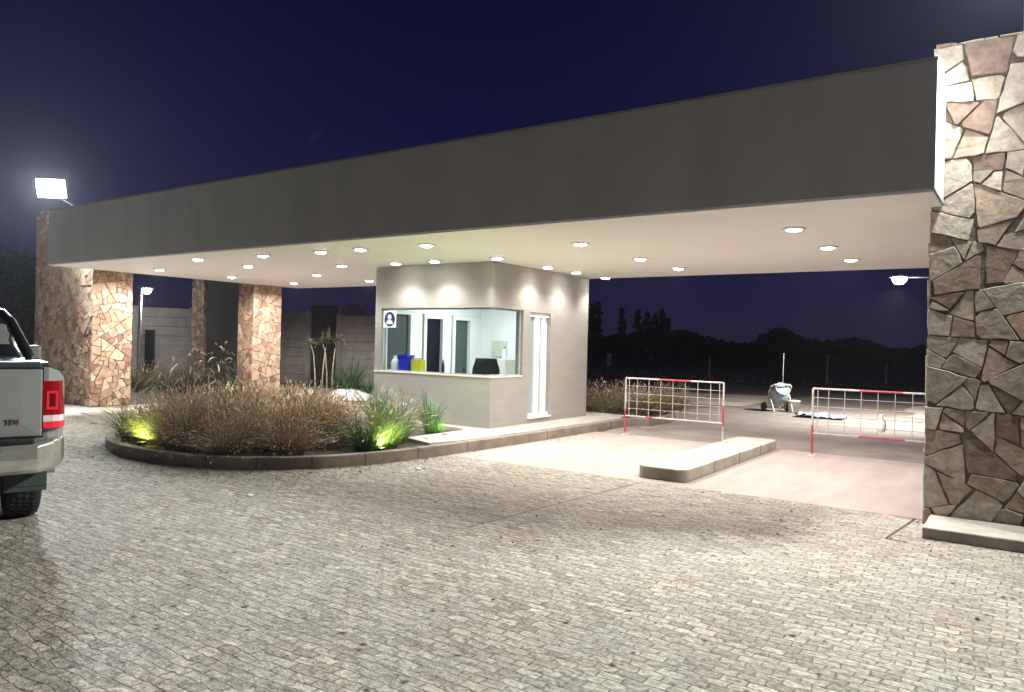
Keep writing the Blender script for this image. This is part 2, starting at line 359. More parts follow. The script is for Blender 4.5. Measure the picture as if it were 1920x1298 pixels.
wr = empty('stone_wall', (2, 8.3, 0), label='tall wall of large grey and brown flagstones at the right end of the canopy', cat='stone wall')
def rel(root, fn):
    """build in world coordinates, then shift children under root"""
    before = set(root.children); fn()
    for ch in root.children:
        if ch not in before: ch.location = ch.location - Vector(root.location)
rel(wr, lambda: stone_block(wr, -.77, 4.2, 8.01, 8.6, 4.46, .315, stone_big, 11, 'flbt'))
wl = empty('stone_wall', (-18, 8.5, 0), label='tall wall of small pinkish brown flagstones at the left end of the canopy, with a floodlight on top', cat='stone wall')
rel(wl, lambda: stone_block(wl, -19.3, -16.65, 8.13, 8.98, 4.40, .21, stone_warm, 12, 'flrbt'))
pc = empty('stone_pillar', (-16.9, 12.65, 0), label='square flagstone pillar carrying the back left corner of the canopy, behind the brown grass', cat='pillar')
rel(pc, lambda: stone_block(pc, -17.25, -16.64, 12.2, 13.05, 4.0, .21, stone_warm, 13, 'flrb'))
ps = empty('stone_pillar', (-20.9, 14, 0), label='thin dark stone pillar in the background, left of the plain dark grey wall', cat='pillar')
rel(ps, lambda: stone_block(ps, -22.25, -21.62, 14.0, 14.6, 4.3, .26, stone_warm, 14, 'flrb'))
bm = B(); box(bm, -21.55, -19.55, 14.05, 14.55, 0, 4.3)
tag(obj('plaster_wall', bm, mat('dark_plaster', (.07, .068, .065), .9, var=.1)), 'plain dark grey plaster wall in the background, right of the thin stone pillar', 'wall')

# platform at the foot of the right wall
bm = B(); box(bm, -.72, 4.3, 7.34, 7.965, 0, .1)
tag(obj('concrete_plinth', bm, conc, bevel=.012), 'low concrete step along the foot of the large flagstone wall', 'step')

# ------------------------------------------------------------ canopy
cz0, cz1 = 2.99, 4.09
cn = empty('canopy', (-8.6, 10.4, cz0), label='long grey flat gate canopy spanning the lanes and the guard booth', cat='canopy')
def canopy():
    bm = B(); x0, x1, y0, y1 = -16.67, -.68, 7.22, 13.67
    box(bm, x0, x1, y0, y0+.2, cz0, cz1); box(bm, x0, x1, y1-.2, y1, cz0, cz1)
    box(bm, x0, x0+.2, y0+.2, y1-.2, cz0, cz1); box(bm, x1-.2, x1, y0+.2, y1-.2, cz0, cz1)
    obj('fascia', bm, plaster, cn, bevel=.008)
    bm = B(); box(bm, x0+.2, x1-.2, y0+.2, y1-.2, cz0+.35, cz0+.5); obj('roof_slab', bm, mat('roof_membrane', (.16,.16,.16), .9, var=.2), cn)
    bm = B(); box(bm, x0+.012, x1-.012, y0+.012, y1-.012, cz0-.02, cz0-.002); obj('soffit', bm, soffit_m, cn)
    bm = B()
    for a in ((x0-.005, x1+.005, y0-.005, y0+.205), (x0-.005, x1+.005, y1-.205, y1+.005), (x0-.005, x0+.205, y0+.216, y1-.216), (x1-.205, x1+.005, y0+.216, y1-.216)):
        box(bm, *a, cz1+.001, cz1+.022)
    obj('coping', bm, mat('coping_metal', (.30, .28, .26), .6, 0), cn)
rel(cn, canopy)

# recessed downlights
warm = (1.0, .915, .86); cool = (.98, 1.0, .95)
glow = lamp_mat('downlight_glow', (1.0, .95, .88), 90)
def make_downlight():
    r = empty('ceiling_downlight')
    bm = B(); lathe(bm, [(.030, 0), (.050, 0), (.050, -.006), (.034, -.008)], 20, close=True); obj('trim_ring', bm, white_m, r)
    bm = B(); lathe(bm, [(.0295, -.001), (.028, -.010), (.015, -.014), (.0001, -.016)], 16); obj('lens', bm, glow, r)
    return r
dl0 = make_downlight()
cols = [
    ('over the right lane', -2.2, (8.72, 10.45, 12.0), warm, .75),
    ('over the lane beside the booth', -5.0, (8.8, 10.7, 12.25), warm, .75),
    ('along the door side of the booth', -7.04, (11.25, 12.27, 13.45), warm, .28),
    ('in the row nearest the fascia', None, ((-12.24, 7.78), (-10.56, 7.9), (-9.18, 7.94), (-8.33, 7.97), (-7.06, 8.03)), cool, .5),
    ('in the row above the booth window', None, ((-12.4, 8.95), (-10.51, 9.6), (-9.24, 9.7), (-8.35, 9.71), (-7.06, 9.75)), cool, .32),
    ('over the far lane near the pillar', -12.55, (10.76, 12.32), warm, .75),
    ('over the far lane beside the left wall', -15.05, (8.7, 10.43, 12.19), warm, .72)]
ordn = ['first', 'second', 'third', 'fourth', 'fifth']
first = True
DLP = 360
for name, X, ys, col, pw in cols:
    for i, q in enumerate(ys):
        x, y = (X, q) if X is not None else q
        d = dl0 if first else copy_tree(dl0); first = False
        d.location = (x, y, cz0-.0205)
        big = (i == 0 and X in (-2.2, -5.0))
        if big: d.scale = (2.6, 2.6, 2.6)
        cnt = 'from the left' if X is None else 'from the front'
        tag(d, ('large ' if big else 'small ') + 'lit downlight %s, %s %s' % (name, ordn[i], cnt), 'downlight', 'downlights recessed in the canopy soffit')
for name, X, ys, col, pw in cols:
    for i, q in enumerate(ys):
        x, y = (X, q) if X is not None else q
        spot('downlight_lamp', (x, y, cz0-.11), DLP*pw*(1.6 if (i == 0 and X in (-2.2, -5.0)) else 1), col, R(175) if 'far lane' in name else R(168) if pw > .6 else R(128), .25 if 'far lane' in name else .8, .03)

# ------------------------------------------------------------ floodlights
flood_glow = lamp_mat('floodlight_glow', (.94, 1.0, 1.0), 200)
def floodlight(loc, aim, label, power, col, wdt=.42, hgt=.3, by=.62, bz=-.36, spread=160):
    r = empty('floodlight', loc, label=label, cat='floodlight')
    q = Vector(aim).normalized().to_track_quat('-Z', 'Y').to_matrix().to_4x4()
    bm = B(); box(bm, -wdt/2, wdt/2, -hgt/2, hgt/2, 0, .07)
    for k in range(9): box(bm, -wdt/2+.02+k*(wdt-.05)/8.0, -wdt/2+.03+k*(wdt-.05)/8.0, -hgt/2+.02, hgt/2-.02, .0705, .10)
    bm.transform(q); obj('housing', bm, black, r)
    bm = B(); box(bm, -wdt/2+.02, wdt/2-.02, -hgt/2+.02, hgt/2-.02, -.012, -.001); bm.transform(q); obj('lamp_glass', bm, flood_glow, r)
    bm = B(); tube(bm, [(0, 0, .05), (0, .05, -.12), (0, by, bz)], .018); obj('bracket', bm, steel, r)
    l = bpy.data.lights.new('flood_lamp', 'AREA'); l.shape = 'RECTANGLE'; l.size = wdt-.06; l.size_y = hgt-.06; l.energy = power; l.color = col; l.spread = R(spread)
    o = bpy.data.objects.new('flood_lamp', l); C.objects.link(o); o.location = Vector(loc) + Vector(aim).normalized()*.02
    o.rotation_euler = Vector(aim).to_track_quat('-Z', 'Y').to_euler()
    return r
floodlight((-17.45, 7.6, 4.70), (.60, -.72, -.30), 'glaring white floodlight on top of the left stone wall', 2300, (.9, .97, 1.0), .62, .42)
floodlight((-.08, 7.68, 5.0), (-.34, -.78, -.52), 'glaring white floodlight on top of the right flagstone wall', 740, (.98, 1.0, .94), .42, .28, .5, -.53, 144)

def street_lamp(x, y, H, arm, label, power, rz=0, aim=(0, 0, -1)):
    r = empty('street_lamp', (x, y, 0), rz, label, 'street lamp')
    bm = B(); tube(bm, [(0, 0, 0), (0, 0, H*.5), (0, 0, H-.1)], .06, taper=[.075, .055, .04]); tube(bm, [(0, 0, H-.12), (-arm*.4, 0, H+.06), (-arm, 0, H+.05)], .025); obj('pole', bm, steel, r, smooth=True)
    bm = B(); box(bm, -arm-.42, -arm+.02, -.13, .13, H+.03, H+.11); obj('lamp_head', bm, steel, r, bevel=.02)
    bm = B(); lathe(bm, [(.15, 0), (.14, -.07), (.09, -.13), (.0001, -.15)], 14, M=Matrix.Translation((-arm-.2, 0, H+.028))); obj('lamp_glass', bm, lamp_mat('street_lamp_glow', (.85, .95, 1), 70), r, smooth=True)
    a = Matrix.Rotation(rz, 4, 'Z') @ Vector((-arm-.2, 0, H-.2)); spot('street_lamp_light', (x+a.x, y+a.y, a.z), power, (1, .95, .88), R(150), .5, .12, aim)
    return r
def slamp(px, py, dp, arm, label, power, rz, aim=(0, 0, -1)):
    f = Vector((fw.x, fw.y, 0)).normalized(); q = f*dp + rt*((px-960)/1401.5*dp); z = 1.6+(616.7+.0242*px-py)/1401.5*dp
    a = Matrix.Rotation(rz, 4, 'Z') @ Vector((arm+.2, 0, 0)); street_lamp(q.x+a.x, q.y+a.y, z-.0, arm, label, power, rz, aim)
slamp(1683, 520, 17, 1.6, 'distant street lamp with a thin arm reaching out from behind the right flagstone wall', 2600, R(28), (-.25, .25, -1))
slamp(272, 540, 23, .1, 'distant bright street lamp above the block wall, beside the left stone wall', 900, R(-60), (.60, -.75, -.35))

# ------------------------------------------------------------ islands and kerbs
isl = [(-10.9, 5.55), (-10.1, 5.2), (-9.3, 5.12), (-8.5, 5.2), (-8.0, 5.38), (-7.6, 5.66), (-7.25, 6.05), (-7.0, 6.5), (-6.83, 7.1), (-6.74, 7.8), (-6.68, 8.6), (-6.6, 10.2), (-6.56, 12), (-6.52, 13.6),
       (-6.2, 14.2), (-6.3, 15.4), (-7.0, 17.2), (-8.3, 18.0), (-10, 17.6), (-11.1, 16), (-11.25, 9), (-11.3, 6.4), (-11.2, 5.9)]
def inset(pts, d):
    n = len(pts); o = []
    for i in range(n):
        p, a, b = Vector(pts[i]), Vector(pts[i-1]), Vector(pts[(i+1) % n])
        t = (b-a).normalized(); o.append(tuple(p + Vector((-t.y, t.x))*d))
    return o
inn = inset(isl, .13)
def smooth_closed(pts, m=4):
    o = []; n = len(pts)
    for i in range(n):
        p0, p1, p2, p3 = (Vector(pts[(i+k-1) % n]) for k in range(4))
        for q in range(m):
            t_ = q/m; o.append(tuple(.5*((2*p1)+(p2-p0)*t_+(2*p0-5*p1+4*p2-p3)*t_*t_+(3*p1-p0-3*p2+p3)*t_**3)))
    return o
isl = smooth_closed(isl); inn = inset(isl, .13)
bm = B(); n = len(isl)
o0 = [bm.verts.new((x, y, 0)) for x, y in isl]; o1 = [bm.verts.new((x, y, .15)) for x, y in isl]; i1 = [bm.verts.new((x, y, .15)) for x, y in inn]; i0 = [bm.verts.new((x, y, .02)) for x, y in inn]
for a, b in ((o0, o1), (o1, i1), (i1, i0)):
    for k in range(n): bm.faces.new((a[k], a[(k+1) % n], b[(k+1) % n], b[k]))
tag(obj('kerb', bm, mat('kerb_dark_concrete', (.19, .16, .125), .9, var=.3, vs=3, bump=.5, bs=50), bevel=.012), 'curved concrete kerb round the planted island in front of the booth', 'kerb')
bm = B()
bm.faces.new([bm.verts.new((x, y, .10)) for x, y in inn]); tag(obj('planting_soil', bm, mat('soil', (.04, .03, .022), .95, var=.4, vs=10, bump=.8, bs=40)), kind='structure')
pts = [(-7.62, 8.3), (-6.98, 8.1), (-6.84, 8.6), (-6.76, 10.2), (-6.72, 12), (-6.68, 13.5), (-6.9, 14.2), (-7.4, 14.3), (-10.9, 14.3), (-10.95, 10.0), (-9.6, 9.9), (-7.9, 9.86), (-7.62, 9.7)]
bm = B(); prism(bm, pts, .05, .153); tag(obj('pavement', bm, conc), kind='structure')

# kerb island between the lanes
bm = B(); pts = []
x0, x1, ya, yb = -3.92, -3.28, 8.5, 12.35
ra = .14
for cx_, cy_, a0 in ((x1-ra, ya+ra-.1, -90), (x1-ra, yb-ra, 0), (x0+ra, yb-ra, 90), (x0+ra, ya+ra-.1, 180)):
    for k in range(7): a_ = R(a0+k*15); pts.append((cx_+ra*math.cos(a_), cy_+ra*math.sin(a_)))
prism(bm, pts, 0, .15)
tag(obj('traffic_island', bm, conc, bevel=.012), 'long low concrete island with rounded ends between the two lanes', 'kerb island')

jm = mat('joint_dirt', (.07, .06, .05), .95)
bm = B()
for i in range(0, len(isl), 5):
    p, q = Vector((*isl[i], 0)), Vector((*inn[i], 0)); d = (p-q).normalized()*.003; t_ = Vector((-d.y, d.x, 0)).normalized()*.005; p += d; q -= d
    for a, b, z0_, z1_ in ((p, q, .0, .153),):
        vs = [bm.verts.new(v) for v in (a-t_+Vector((0,0,z0_)), a+t_+Vector((0,0,z0_)), b+t_+Vector((0,0,z0_)), b-t_+Vector((0,0,z0_)), a-t_+Vector((0,0,z1_)), a+t_+Vector((0,0,z1_)), b+t_+Vector((0,0,z1_)), b-t_+Vector((0,0,z1_)))]
        for f in ((0,3,2,1),(4,5,6,7),(0,1,5,4),(1,2,6,5),(2,3,7,6),(3,0,4,7)): bm.faces.new([vs[k] for k in f])
o = obj('kerb_joint', bm, jm); o.parent = bpy.data.objects['kerb']
for y in (9.4, 10.4, 11.4):
    bm = B(); box(bm, -3.923, -3.277, y-.004, y+.004, .0, .153); o = obj('joint', bm, jm); o.parent = bpy.data.objects['traffic_island']

# ------------------------------------------------------------ guard booth
bt = empty('guard_booth', (-8.78, 11.8, .15), label='square greige guard booth with a wraparound corner window under the canopy', cat='guard booth')
top = cz0-.021
def booth():
    X0, X1, Y0, Y1, t = -10.14, -7.42, 10.13, 13.46, .15
    z0 = .154
    bm = B()
    box(bm, X0, X1, Y0, Y0+t, z0, 1.0); box(bm, X0, X1, Y0, Y0+t, 2.19, top)
    box(bm, X0, X0+.15, Y0, Y0+t, 1.0, 2.19)
    # right side
    box(bm, X1-t, X1, Y0+t, 11.08, z0, 1.0); box(bm, X1-t, X1, Y0+t, 11.08, 2.19, top)
    box(bm, X1-t, X1, 11.08, 11.30, z0, top)
    box(bm, X1-t, X1, 11.30, 12.02, z0, .25); box(bm, X1-t, X1, 11.30, 12.02, 2.17, top)
    box(bm, X1-t, X1, 12.02, Y1, z0, top)
    # back
    box(bm, X0, X1-t, Y1-t, Y1, z0, top)
    # left side with window and two door openings
    xs0, xs1 = X0, X0+.1
    box(bm, xs0, xs1, Y0+t, Y1-t, 2.16, top); box(bm, xs0, xs1, Y0+t, 11.02, z0, 1.0)
    box(bm, xs0, xs1, 11.02, 11.34, z0, 2.16)
    box(bm, xs0, xs1, 12.06, 12.26, z0, 2.16); box(bm, xs0, xs1, 12.98, Y1-t, z0, 2.16)
    obj('wall', bm, booth_m, bt)
    # interior lining
    bm = B(); e_ = .004
    box(bm, X0+.1+e_, X1-t-e_, Y1-t-.014, Y1-t-e_, .17, 2.62)
    for a in ((11.03, 11.33, .17, 2.15), (12.07, 12.25, .17, 2.15), (12.99, Y1-t-.016, .17, 2.15), (Y0+t+.01, Y1-t-.016, 2.155, 2.62), (Y0+t+.01, 11.02, .17, .99)):
        box(bm, xs1+e_, xs1+.014, a[0], a[1], a[2], a[3])
    for a in ((11.09, 11.29, .17, 2.62), (12.03, Y1-t-.016, .17, 2.62), (Y0+t+.016, 11.08, .17, .99), (Y0+t+.016, 11.08, 2.2, 2.62)):
        box(bm, X1-t-.014, X1-t-e_, a[0], a[1], a[2], a[3])
    box(bm, X0+.15, X1-t-.02, Y0+t+e_, Y0+t+.014, .17, .99); box(bm, X0+.15, X1-t-.02, Y0+t+e_, Y0+t+.014, 2.2, 2.62)
    obj('interior_lining', bm, intwall, bt)
    bm = B(); box(bm, X0+.12, X1-t-.02, Y0+t+.02, Y1-t-.02, 2.63, 2.66); obj('ceiling', bm, intwall, bt)
    bm = B(); box(bm, X0+.12, X1-t-.02, Y0+t+.02, Y1-t-.02, .156, .168); obj('floor', bm, mat('tile_floor', (.45,.43,.4), .4, var=.1), bt)
    # counter / sill
    bm = B(); box(bm, X0-.006, X1+.01, Y0-.012, Y0+t+.30, 1.002, 1.028); box(bm, X1-t-.3, X1+.01, Y0+t+.301, 11.075, 1.002, 1.028)
    obj('counter', bm, mat('counter_stone', (.62, .56, .50), .35, var=.05), bt, bevel=.005)
    # wraparound window: frame and glass
    wf = B()
    yy = Y0+.06; xx = X1-.06
    box(wf, X0+.15, xx-.02, yy-.02, yy+.02, 1.03, 1.05); box(wf, X0+.15, xx-.02, yy-.02, yy+.02, 2.165, 2.188)
    box(wf, X0+.151, X0+.175, yy-.02, yy+.02, 1.051, 2.164)
    box(wf, xx-.02, xx+.02, Y0+.04, 11.078, 1.029, 1.0495); box(wf, xx-.02, xx+.02, Y0+.04, 11.078, 2.1655, 2.1885)
    box(wf, xx-.02, xx+.02, 11.03, 11.078, 1.05, 2.165)
    f = obj('window', wf, mat('grey_aluminium', (.38, .40, .40), .4, .3), bt)
    g = B(); box(g, X0+.175, xx, yy-.004, yy+.004, 1.05, 2.165); box(g, xx-.004, xx+.004, yy+.005, 11.03, 1.05, 2.165)
    obj('pane', g, glass_mat('clear_glass', (.93, .97, .96)), f)
    # narrow side window / door in right face
    dx0, dx1 = X1-.11, X1-.03
    df = B()
    box(df, dx0, dx1, 11.30, 12.02, .252, .32); box(df, dx0, dx1, 11.30, 12.02, 2.09, 2.168)
    box(df, dx0, dx1, 11.53, 11.68, .321, 2.089); box(df, dx0, dx1, 11.78, 11.85, .321, 2.089)
    box(df, dx0-.02, dx1-.05, 11.851, 12.018, .321, 2.089)
    box(df, X1-.03, X1+.04, 11.28, 12.04, .235, .262)
    f2 = obj('side_door', df, white_m, bt, bevel=.004)
    g = B(); box(g, dx0+.03, dx0+.038, 11.30, 11.529, .322, 2.088); box(g, dx0+.03, dx0+.038, 11.681, 11.779, .322, 2.088)
    obj('pane', g, mat('frosted_glass', (.28, .33, .33), .15), f2)
    # left side joinery, seen through the window
    lw = B(); lx0, lx1 = xs0+.03, xs1+.03
    box(lw, lx0, lx1, 10.29, 11.01, 1.0, 1.04); box(lw, lx0, lx1, 10.29, 11.01, 2.11, 2.155); box(lw, lx0, lx1, 10.29, 10.33, 1.04, 2.11); box(lw, lx0, lx1, 10.97, 11.02, 1.04, 2.11)
    f3 = obj('window', lw, white_m, bt)
    g = B(); box(g, lx0+.02, lx0+.03, 10.33, 10.97, 1.04, 2.11); obj('blind', g, mat('slate_blind', (.055, .07, .075), .7, var=.15, stretch=(1, 8, .3)), f3)
    for (a, b_, mm) in ((11.36, 12.04, 'dark'), (12.28, 12.96, 'green')):
        dd = B(); box(dd, lx0, lx1+.02, a, a+.08, .17, 2.15); box(dd, lx0, lx1+.02, b_-.1, b_, .17, 2.15); box(dd, lx0, lx1+.02, a+.08, b_-.1, 2.06, 2.15); box(dd, lx0, lx1+.02, a+.08, b_-.1, .17, .3)
        f4 = obj('door', dd, white_m, bt, bevel=.004)
        g = B(); box(g, lx0+.03, lx0+.04, a+.08, b_-.1, .3, 2.06)
        obj('pane', g, mat('night_glass', (.008, .008, .014), .3, spec=.1) if mm == 'dark' else mat('greenish_glass', (.07, .10, .09), .3, spec=.2), f4)
    # notice board, switch
    bm = B(); box(bm, -9.70, -9.30, 13.26, 13.285, 1.30, 1.64); obj('notice_board', bm, mat('pale_board', (.55, .60, .48), .6, var=.1), bt)
    # ceiling lamp
    bm = B(); box(bm, -9.1, -8.4, 11.5, 12.1, 2.60, 2.625); obj('ceiling_lamp', bm, lamp_mat('booth_lamp_glow', (.9, 1, 1), 8), bt)
rel(bt, booth)
l = bpy.data.lights.new('booth_lamp', 'AREA'); l.shape = 'RECTANGLE'; l.size = .7; l.size_y = .6; l.energy = 62; l.color = (.93, .99, 1.0); l.spread = R(175)
o = bpy.data.objects.new('booth_lamp', l); C.objects.link(o); o.location = (-8.75, 11.8, 2.59)

# sign on the window
sg = empty('safety_sign', (-9.78, 10.15, 1.99), label='white square sign with a blue disc and a white masked head on the booth window', cat='sign')
bm = B(); box(bm, -.155, .155, -.008, 0, -.155, .155); obj('plate', bm, white_m, sg)
M90 = Matrix.Rotation(R(90), 4, 'X')
bm = B(); lathe(bm, [(.0001, 0), (.135, 0), (.135, .003), (.0001, .003)], 32, M=Matrix.Translation((0, -.0085, 0)) @ M90); obj('disc', bm, mat('sign_blue', (.012, .02, .09), .4), sg)
bm = B()
lathe(bm, [(.0001, 0), (.045, 0), (.045, .003), (.0001, .003)], 20, M=Matrix.Translation((0, -.0125, .035)) @ Matrix.Scale(1.15, 4, (0, 0, 1)) @ M90)
a, b2 = prism(bm, [(-.085, -.09), (.085, -.09), (.07, -.04), (.035, -.02), (-.035, -.02), (-.07, -.04)], .0125, .0155)
for v in a+b2: v.co = Vector((v.co.x, -v.co.z, v.co.y))
a, b2 = prism(bm, [(-.05, .025), (-.035, -.012), (.035, -.012), (.05, .025), (.0, .035)], .016, .017)
for v in a+b2: v.co = Vector((v.co.x, -v.co.z, v.co.y))
bm.faces.ensure_lookup_table()
for f in bm.faces[-7:]: f.material_index = 1
obj('pictogram', bm, [white_m, mat('sign_pale_blue', (.35, .45, .7), .5)], sg)

# things on the booth counter
ct = 1.029
def bottle(x, y, z, r, h, m, capm, label, name='bottle'):
    b0 = empty(name, (x, y, z), label=label, cat='bottle')
    bm = B(); lathe(bm, [(r*.9, 0), (r, .01), (r, h*.55), (r*.75, h*.72), (r*.35, h*.85), (r*.33, h*.9)], 16); obj('body', bm, m, b0, smooth=True)
    bm = B(); lathe(bm, [(r*.42, h*.895), (r*.42, h)], 12); obj('cap', bm, capm, b0)
bottle(-9.83, 10.36, ct, .075, .28, mat('white_jug', (.62, .68, .72), .35), white_m, 'white plastic jug at the left end of the booth counter')
bb = empty('storage_bin', (-9.58, 10.40, ct), label='blue plastic bin on the booth counter beside the white jug', cat='bin')
bm = B(); a, b2 = prism(bm, [(-.11, -.09), (.11, -.09), (.11, .09), (-.11, .09)], 0, .27)
for v in b2: v.co.x *= 1.04; v.co.y *= 1.04
obj('body', bm, mat('blue_plastic', (.012, .018, .42), .35), bb, bevel=.004)
bm = B(); box(bm, -.128, .128, -.106, .106, .2705, .30); box(bm, -.05, .05, -.02, .02, .30, .325); obj('lid', bm, MATS['blue_plastic'], bb, bevel=.006)
yb_ = empty('carton', (-9.30, 10.42, ct), label='yellow box standing on the booth counter right of the blue bin', cat='box')
bm = B(); box(bm, -.12, .12, -.07, .07, 0, .22); obj('box_body', bm, mat('yellow_card', (.42, .40, .02), .6, var=.1), yb_, bevel=.005)
bm = B(); box(bm, -.121, .121, -.125, -.072, .215, .222); bm.transform(Matrix.Rotation(R(-18), 4, 'X')); obj('flap', bm, MATS['yellow_card'], yb_)
bottle(-8.7, 10.42, ct, .03, .24, black, black, 'slim dark bottle in the middle of the booth counter')
bottle(-8.2, 10.40, ct, .025, .15, black, black, 'short dark bottle on the booth counter in front of the glazed door')
bottle(-9.1, 12.9, 1.25, .045, .26, mat('soap_white', (.8, .85, .9), .3), black, 'white soap dispenser on the small shelf at the back of the booth')
bm = B(); box(bm, -9.3, -8.9, 12.75, 13.27, .9, .93); box(bm, -9.28, -9.24, 12.8, 13.26, .17, .9); box(bm, -8.96, -8.92, 12.8, 13.26, .17, .9); box(bm, -9.22, -8.98, 12.78, 13.2, .931, 1.245)
tag(obj('side_cabinet', bm, mat('pale_cabinet', (.6, .57, .5), .6), bevel=.004), 'small pale cabinet against the back wall of the booth', 'cabinet')
oc = empty('office_chair', (-8.28, 11.15, .17), R(215), 'black office chair with its back to the booth window', 'office chair')
def arc_panel(bm, w_, z0, z1, th, curve, y=0, n=8):
    g = []
    for j in range(7):
        f = j/6; z = z0+(z1-z0)*f; ww = w_*(1-.18*(2*f-1)**2) * (1 if f < .8 else .93)
        g.append([(ww*(i/n-.5), y+curve*((2*i/n-1)**2)-.05*math.sin(f*3), z) for i in range(n+1)])
    fr = [[bm.verts.new(p) for p in r] for r in g]; bk = [[bm.verts.new((p[0], p[1]-th, p[2])) for p in r] for r in g]
    for A_ in (fr, bk):
        for r1, r2 in zip(A_, A_[1:]):
            for i in range(n): bm.faces.new((r1[i], r1[i+1], r2[i+1], r2[i]))
    for i in range(n):
        bm.faces.new((fr[0][i], fr[0][i+1], bk[0][i+1], bk[0][i])); bm.faces.new((fr[-1][i], fr[-1][i+1], bk[-1][i+1], bk[-1][i]))
    for r1, r2, s1, s2 in zip(fr, fr[1:], bk, bk[1:]):
        bm.faces.new((r1[0], r2[0], s2[0], s1[0])); bm.faces.new((r1[-1], r2[-1], s2[-1], s1[-1]))
chm = mat('black_leather', (.02, .022, .022), .4, var=.2, vs=20)
bm = B(); arc_panel(bm, .52, .55, 1.13, .07, .05, -.22); obj('backrest', bm, chm, oc, smooth=True)
bm = B(); box(bm, -.25, .25, -.2, .27, .44, .52); obj('seat', bm, chm, oc, bevel=.03, seg=3)
bm = B(); tube(bm, [(0, 0, .1), (0, 0, .44)], .03)
for k in range(5):
    a = 2*math.pi*k/5; tube(bm, [(0, 0, .11), (.28*math.cos(a), .28*math.sin(a), .06)], .02)
    lathe(bm, [(.0001, -.015), (.03, -.015), (.03, .015), (.0001, .015)], 10, M=Matrix.Translation((.29*math.cos(a), .29*math.sin(a), .031)) @ M90)
obj('base', bm, black, oc)
for s in (-1, 1):
    bm = B(); tube(bm, [(s*.25, -.1, .5), (s*.3, -.1, .68), (s*.3, .15, .69)], .018); obj('armrest', bm, black, oc)

# ------------------------------------------------------------ crowd barriers
wp = mat('white_paint_metal', (.42, .385, .37), .6, var=.3, vs=14); rp = mat('red_paint_metal', (.36, .045, .05), .55, var=.3, vs=20)
def barrier(x, y, W, rz, label, colz):
    r = empty('crowd_barrier', (x, y, 0), rz, label, 'barrier', 'red and white mesh barriers')
    r_ = .015; z0, z1 = .34, 1.02
    def banded(bm, a, b, cuts, rad):
        a, b = Vector(a), Vector(b); c = [0]+list(cuts)+[1]
        for i in range(len(c)-1): tube(bm, [a.lerp(b, c[i]), a.lerp(b, c[i+1])], rad, 8, mi=i % 2)
    bm = B()
    banded(bm, (0, 0, z1), (W, 0, z1), (.36, .68), r_); obj('top_rail', bm, [wp, rp], r); bm = B(); banded(bm, (0, 0, z0), (W, 0, z0), (.36 if colz else .22, .70 if colz else .30, ), r_)
    obj('bottom_rail', bm, [wp, rp], r)
    for xx, cuts in ((0, (.03, .45)), (W, (.28, .62))):
        bm = B(); banded(bm, (xx, 0, 0.004), (xx, 0, z1), cuts, r_*1.1)
        box(bm, xx-.05, xx+.05, -.16, .16, .0, .008)
        obj('leg', bm, [wp, rp], r)
    bm = B(); nb = 7
    for k in range(1, nb+1): tube(bm, [(W*k/(nb+1), 0, z0), (W*k/(nb+1), 0, z1)], .006, 6)
    for k in range(1, 5): tube(bm, [(0, .008, z0+(z1-z0)*k/5), (W, .008, z0+(z1-z0)*k/5)], .005, 6)
    tube(bm, [(.07, 0, z0), (.07, 0, z1)], .007, 6); tube(bm, [(W-.07, 0, z0), (W-.07, 0, z1)], .007, 6)
    obj('wire_mesh', bm, wp, r)
    return r
barrier(-5.97, 12.3, 1.79, R(.8), 'red and white mesh barrier across the lane beside the booth, left of the concrete island', 0)
barrier(-2.68, 11.98, 1.79, R(2.5), 'red and white mesh barrier across the right lane, half hidden by the flagstone wall', 1)
bg_ = B(); lathe(bg_, [(.0001, -.19), (.05, -.17), (.062, -.10), (.045, -.02), (.018, .03), (.03, .07), (.0001, .075)], 10)
for v in bg_.verts: v.co += Vector((noise.noise(v.co*18)*.02, noise.noise(v.co*15+Vector((3, 0, 0)))*.02, 0))
tag(obj('plastic_bag', bg_, mat('white_bag', (.75, .74, .72), .5), smooth=True, loc=(-1.73, 11.98, .62)), 'small white plastic bag tied to the mesh of the right barrier', 'bag')

# ------------------------------------------------------------ cement mixer and things by the road
mx_ = empty('cement_mixer', (-5.25, 19.75, 0), R(-48), 'small pale blue cement mixer on two wheels beyond the barriers', 'cement mixer')
pb = mat('pale_blue_paint', (.22, .31, .36), .5, var=.25, vs=12)
Md = Matrix.Translation((0, 0, .47)) @ Matrix.Rotation(R(52), 4, 'Y') @ Matrix.Rotation(R(0), 4, 'Z')
bm = B(); lathe(bm, [(.08, -.24), (.2, -.22), (.245, -.1), (.245, .05), (.17, .2)], 24, M=Md); obj('drum', bm, pb, mx_, smooth=True)
bm = B(); lathe(bm, [(.17, .2), (.19, .22), (.165, .225), (.15, .2)], 24, M=Md, close=True); obj('drum_mouth', bm, mat('cream_cement', (.45, .41, .34), .8, var=.2), mx_, smooth=True)
bm = B(); tube(bm, [(-.18, -.27, .06), (-.1, -.27, .35), (0, -.27, .5), (.1, -.27, .66), (.16, -.2, .70), (.2, 0, .71), (.16, .2, .70), (.1, .27, .66), (0, .27, .5), (-.1, .27, .35), (-.18, .27, .06)], .022)
tube(bm, [(0, -.27, .45), (.25, -.25, .02)], .02); tube(bm, [(0, .27, .45), (.25, .25, .02)], .02); tube(bm, [(-.18, -.27, .1), (-.18, .27, .1)], .02)
obj('frame', bm, MATS['cream_cement'], mx_)
for s in (-1, 1):
    bm = B(); lathe(bm, [(.03, -.03), (.1, -.035), (.115, 0), (.1, .035), (.03, .03)], 18, M=Matrix.Translation((-.18, s*.32, .115)) @ M90); obj('wheel', bm, rubber, mx_, smooth=True)
bm = B(); box(bm, -.36, -.2, -.12, .12, .25, .5); obj('motor_housing', bm, pb, mx_, bevel=.02)
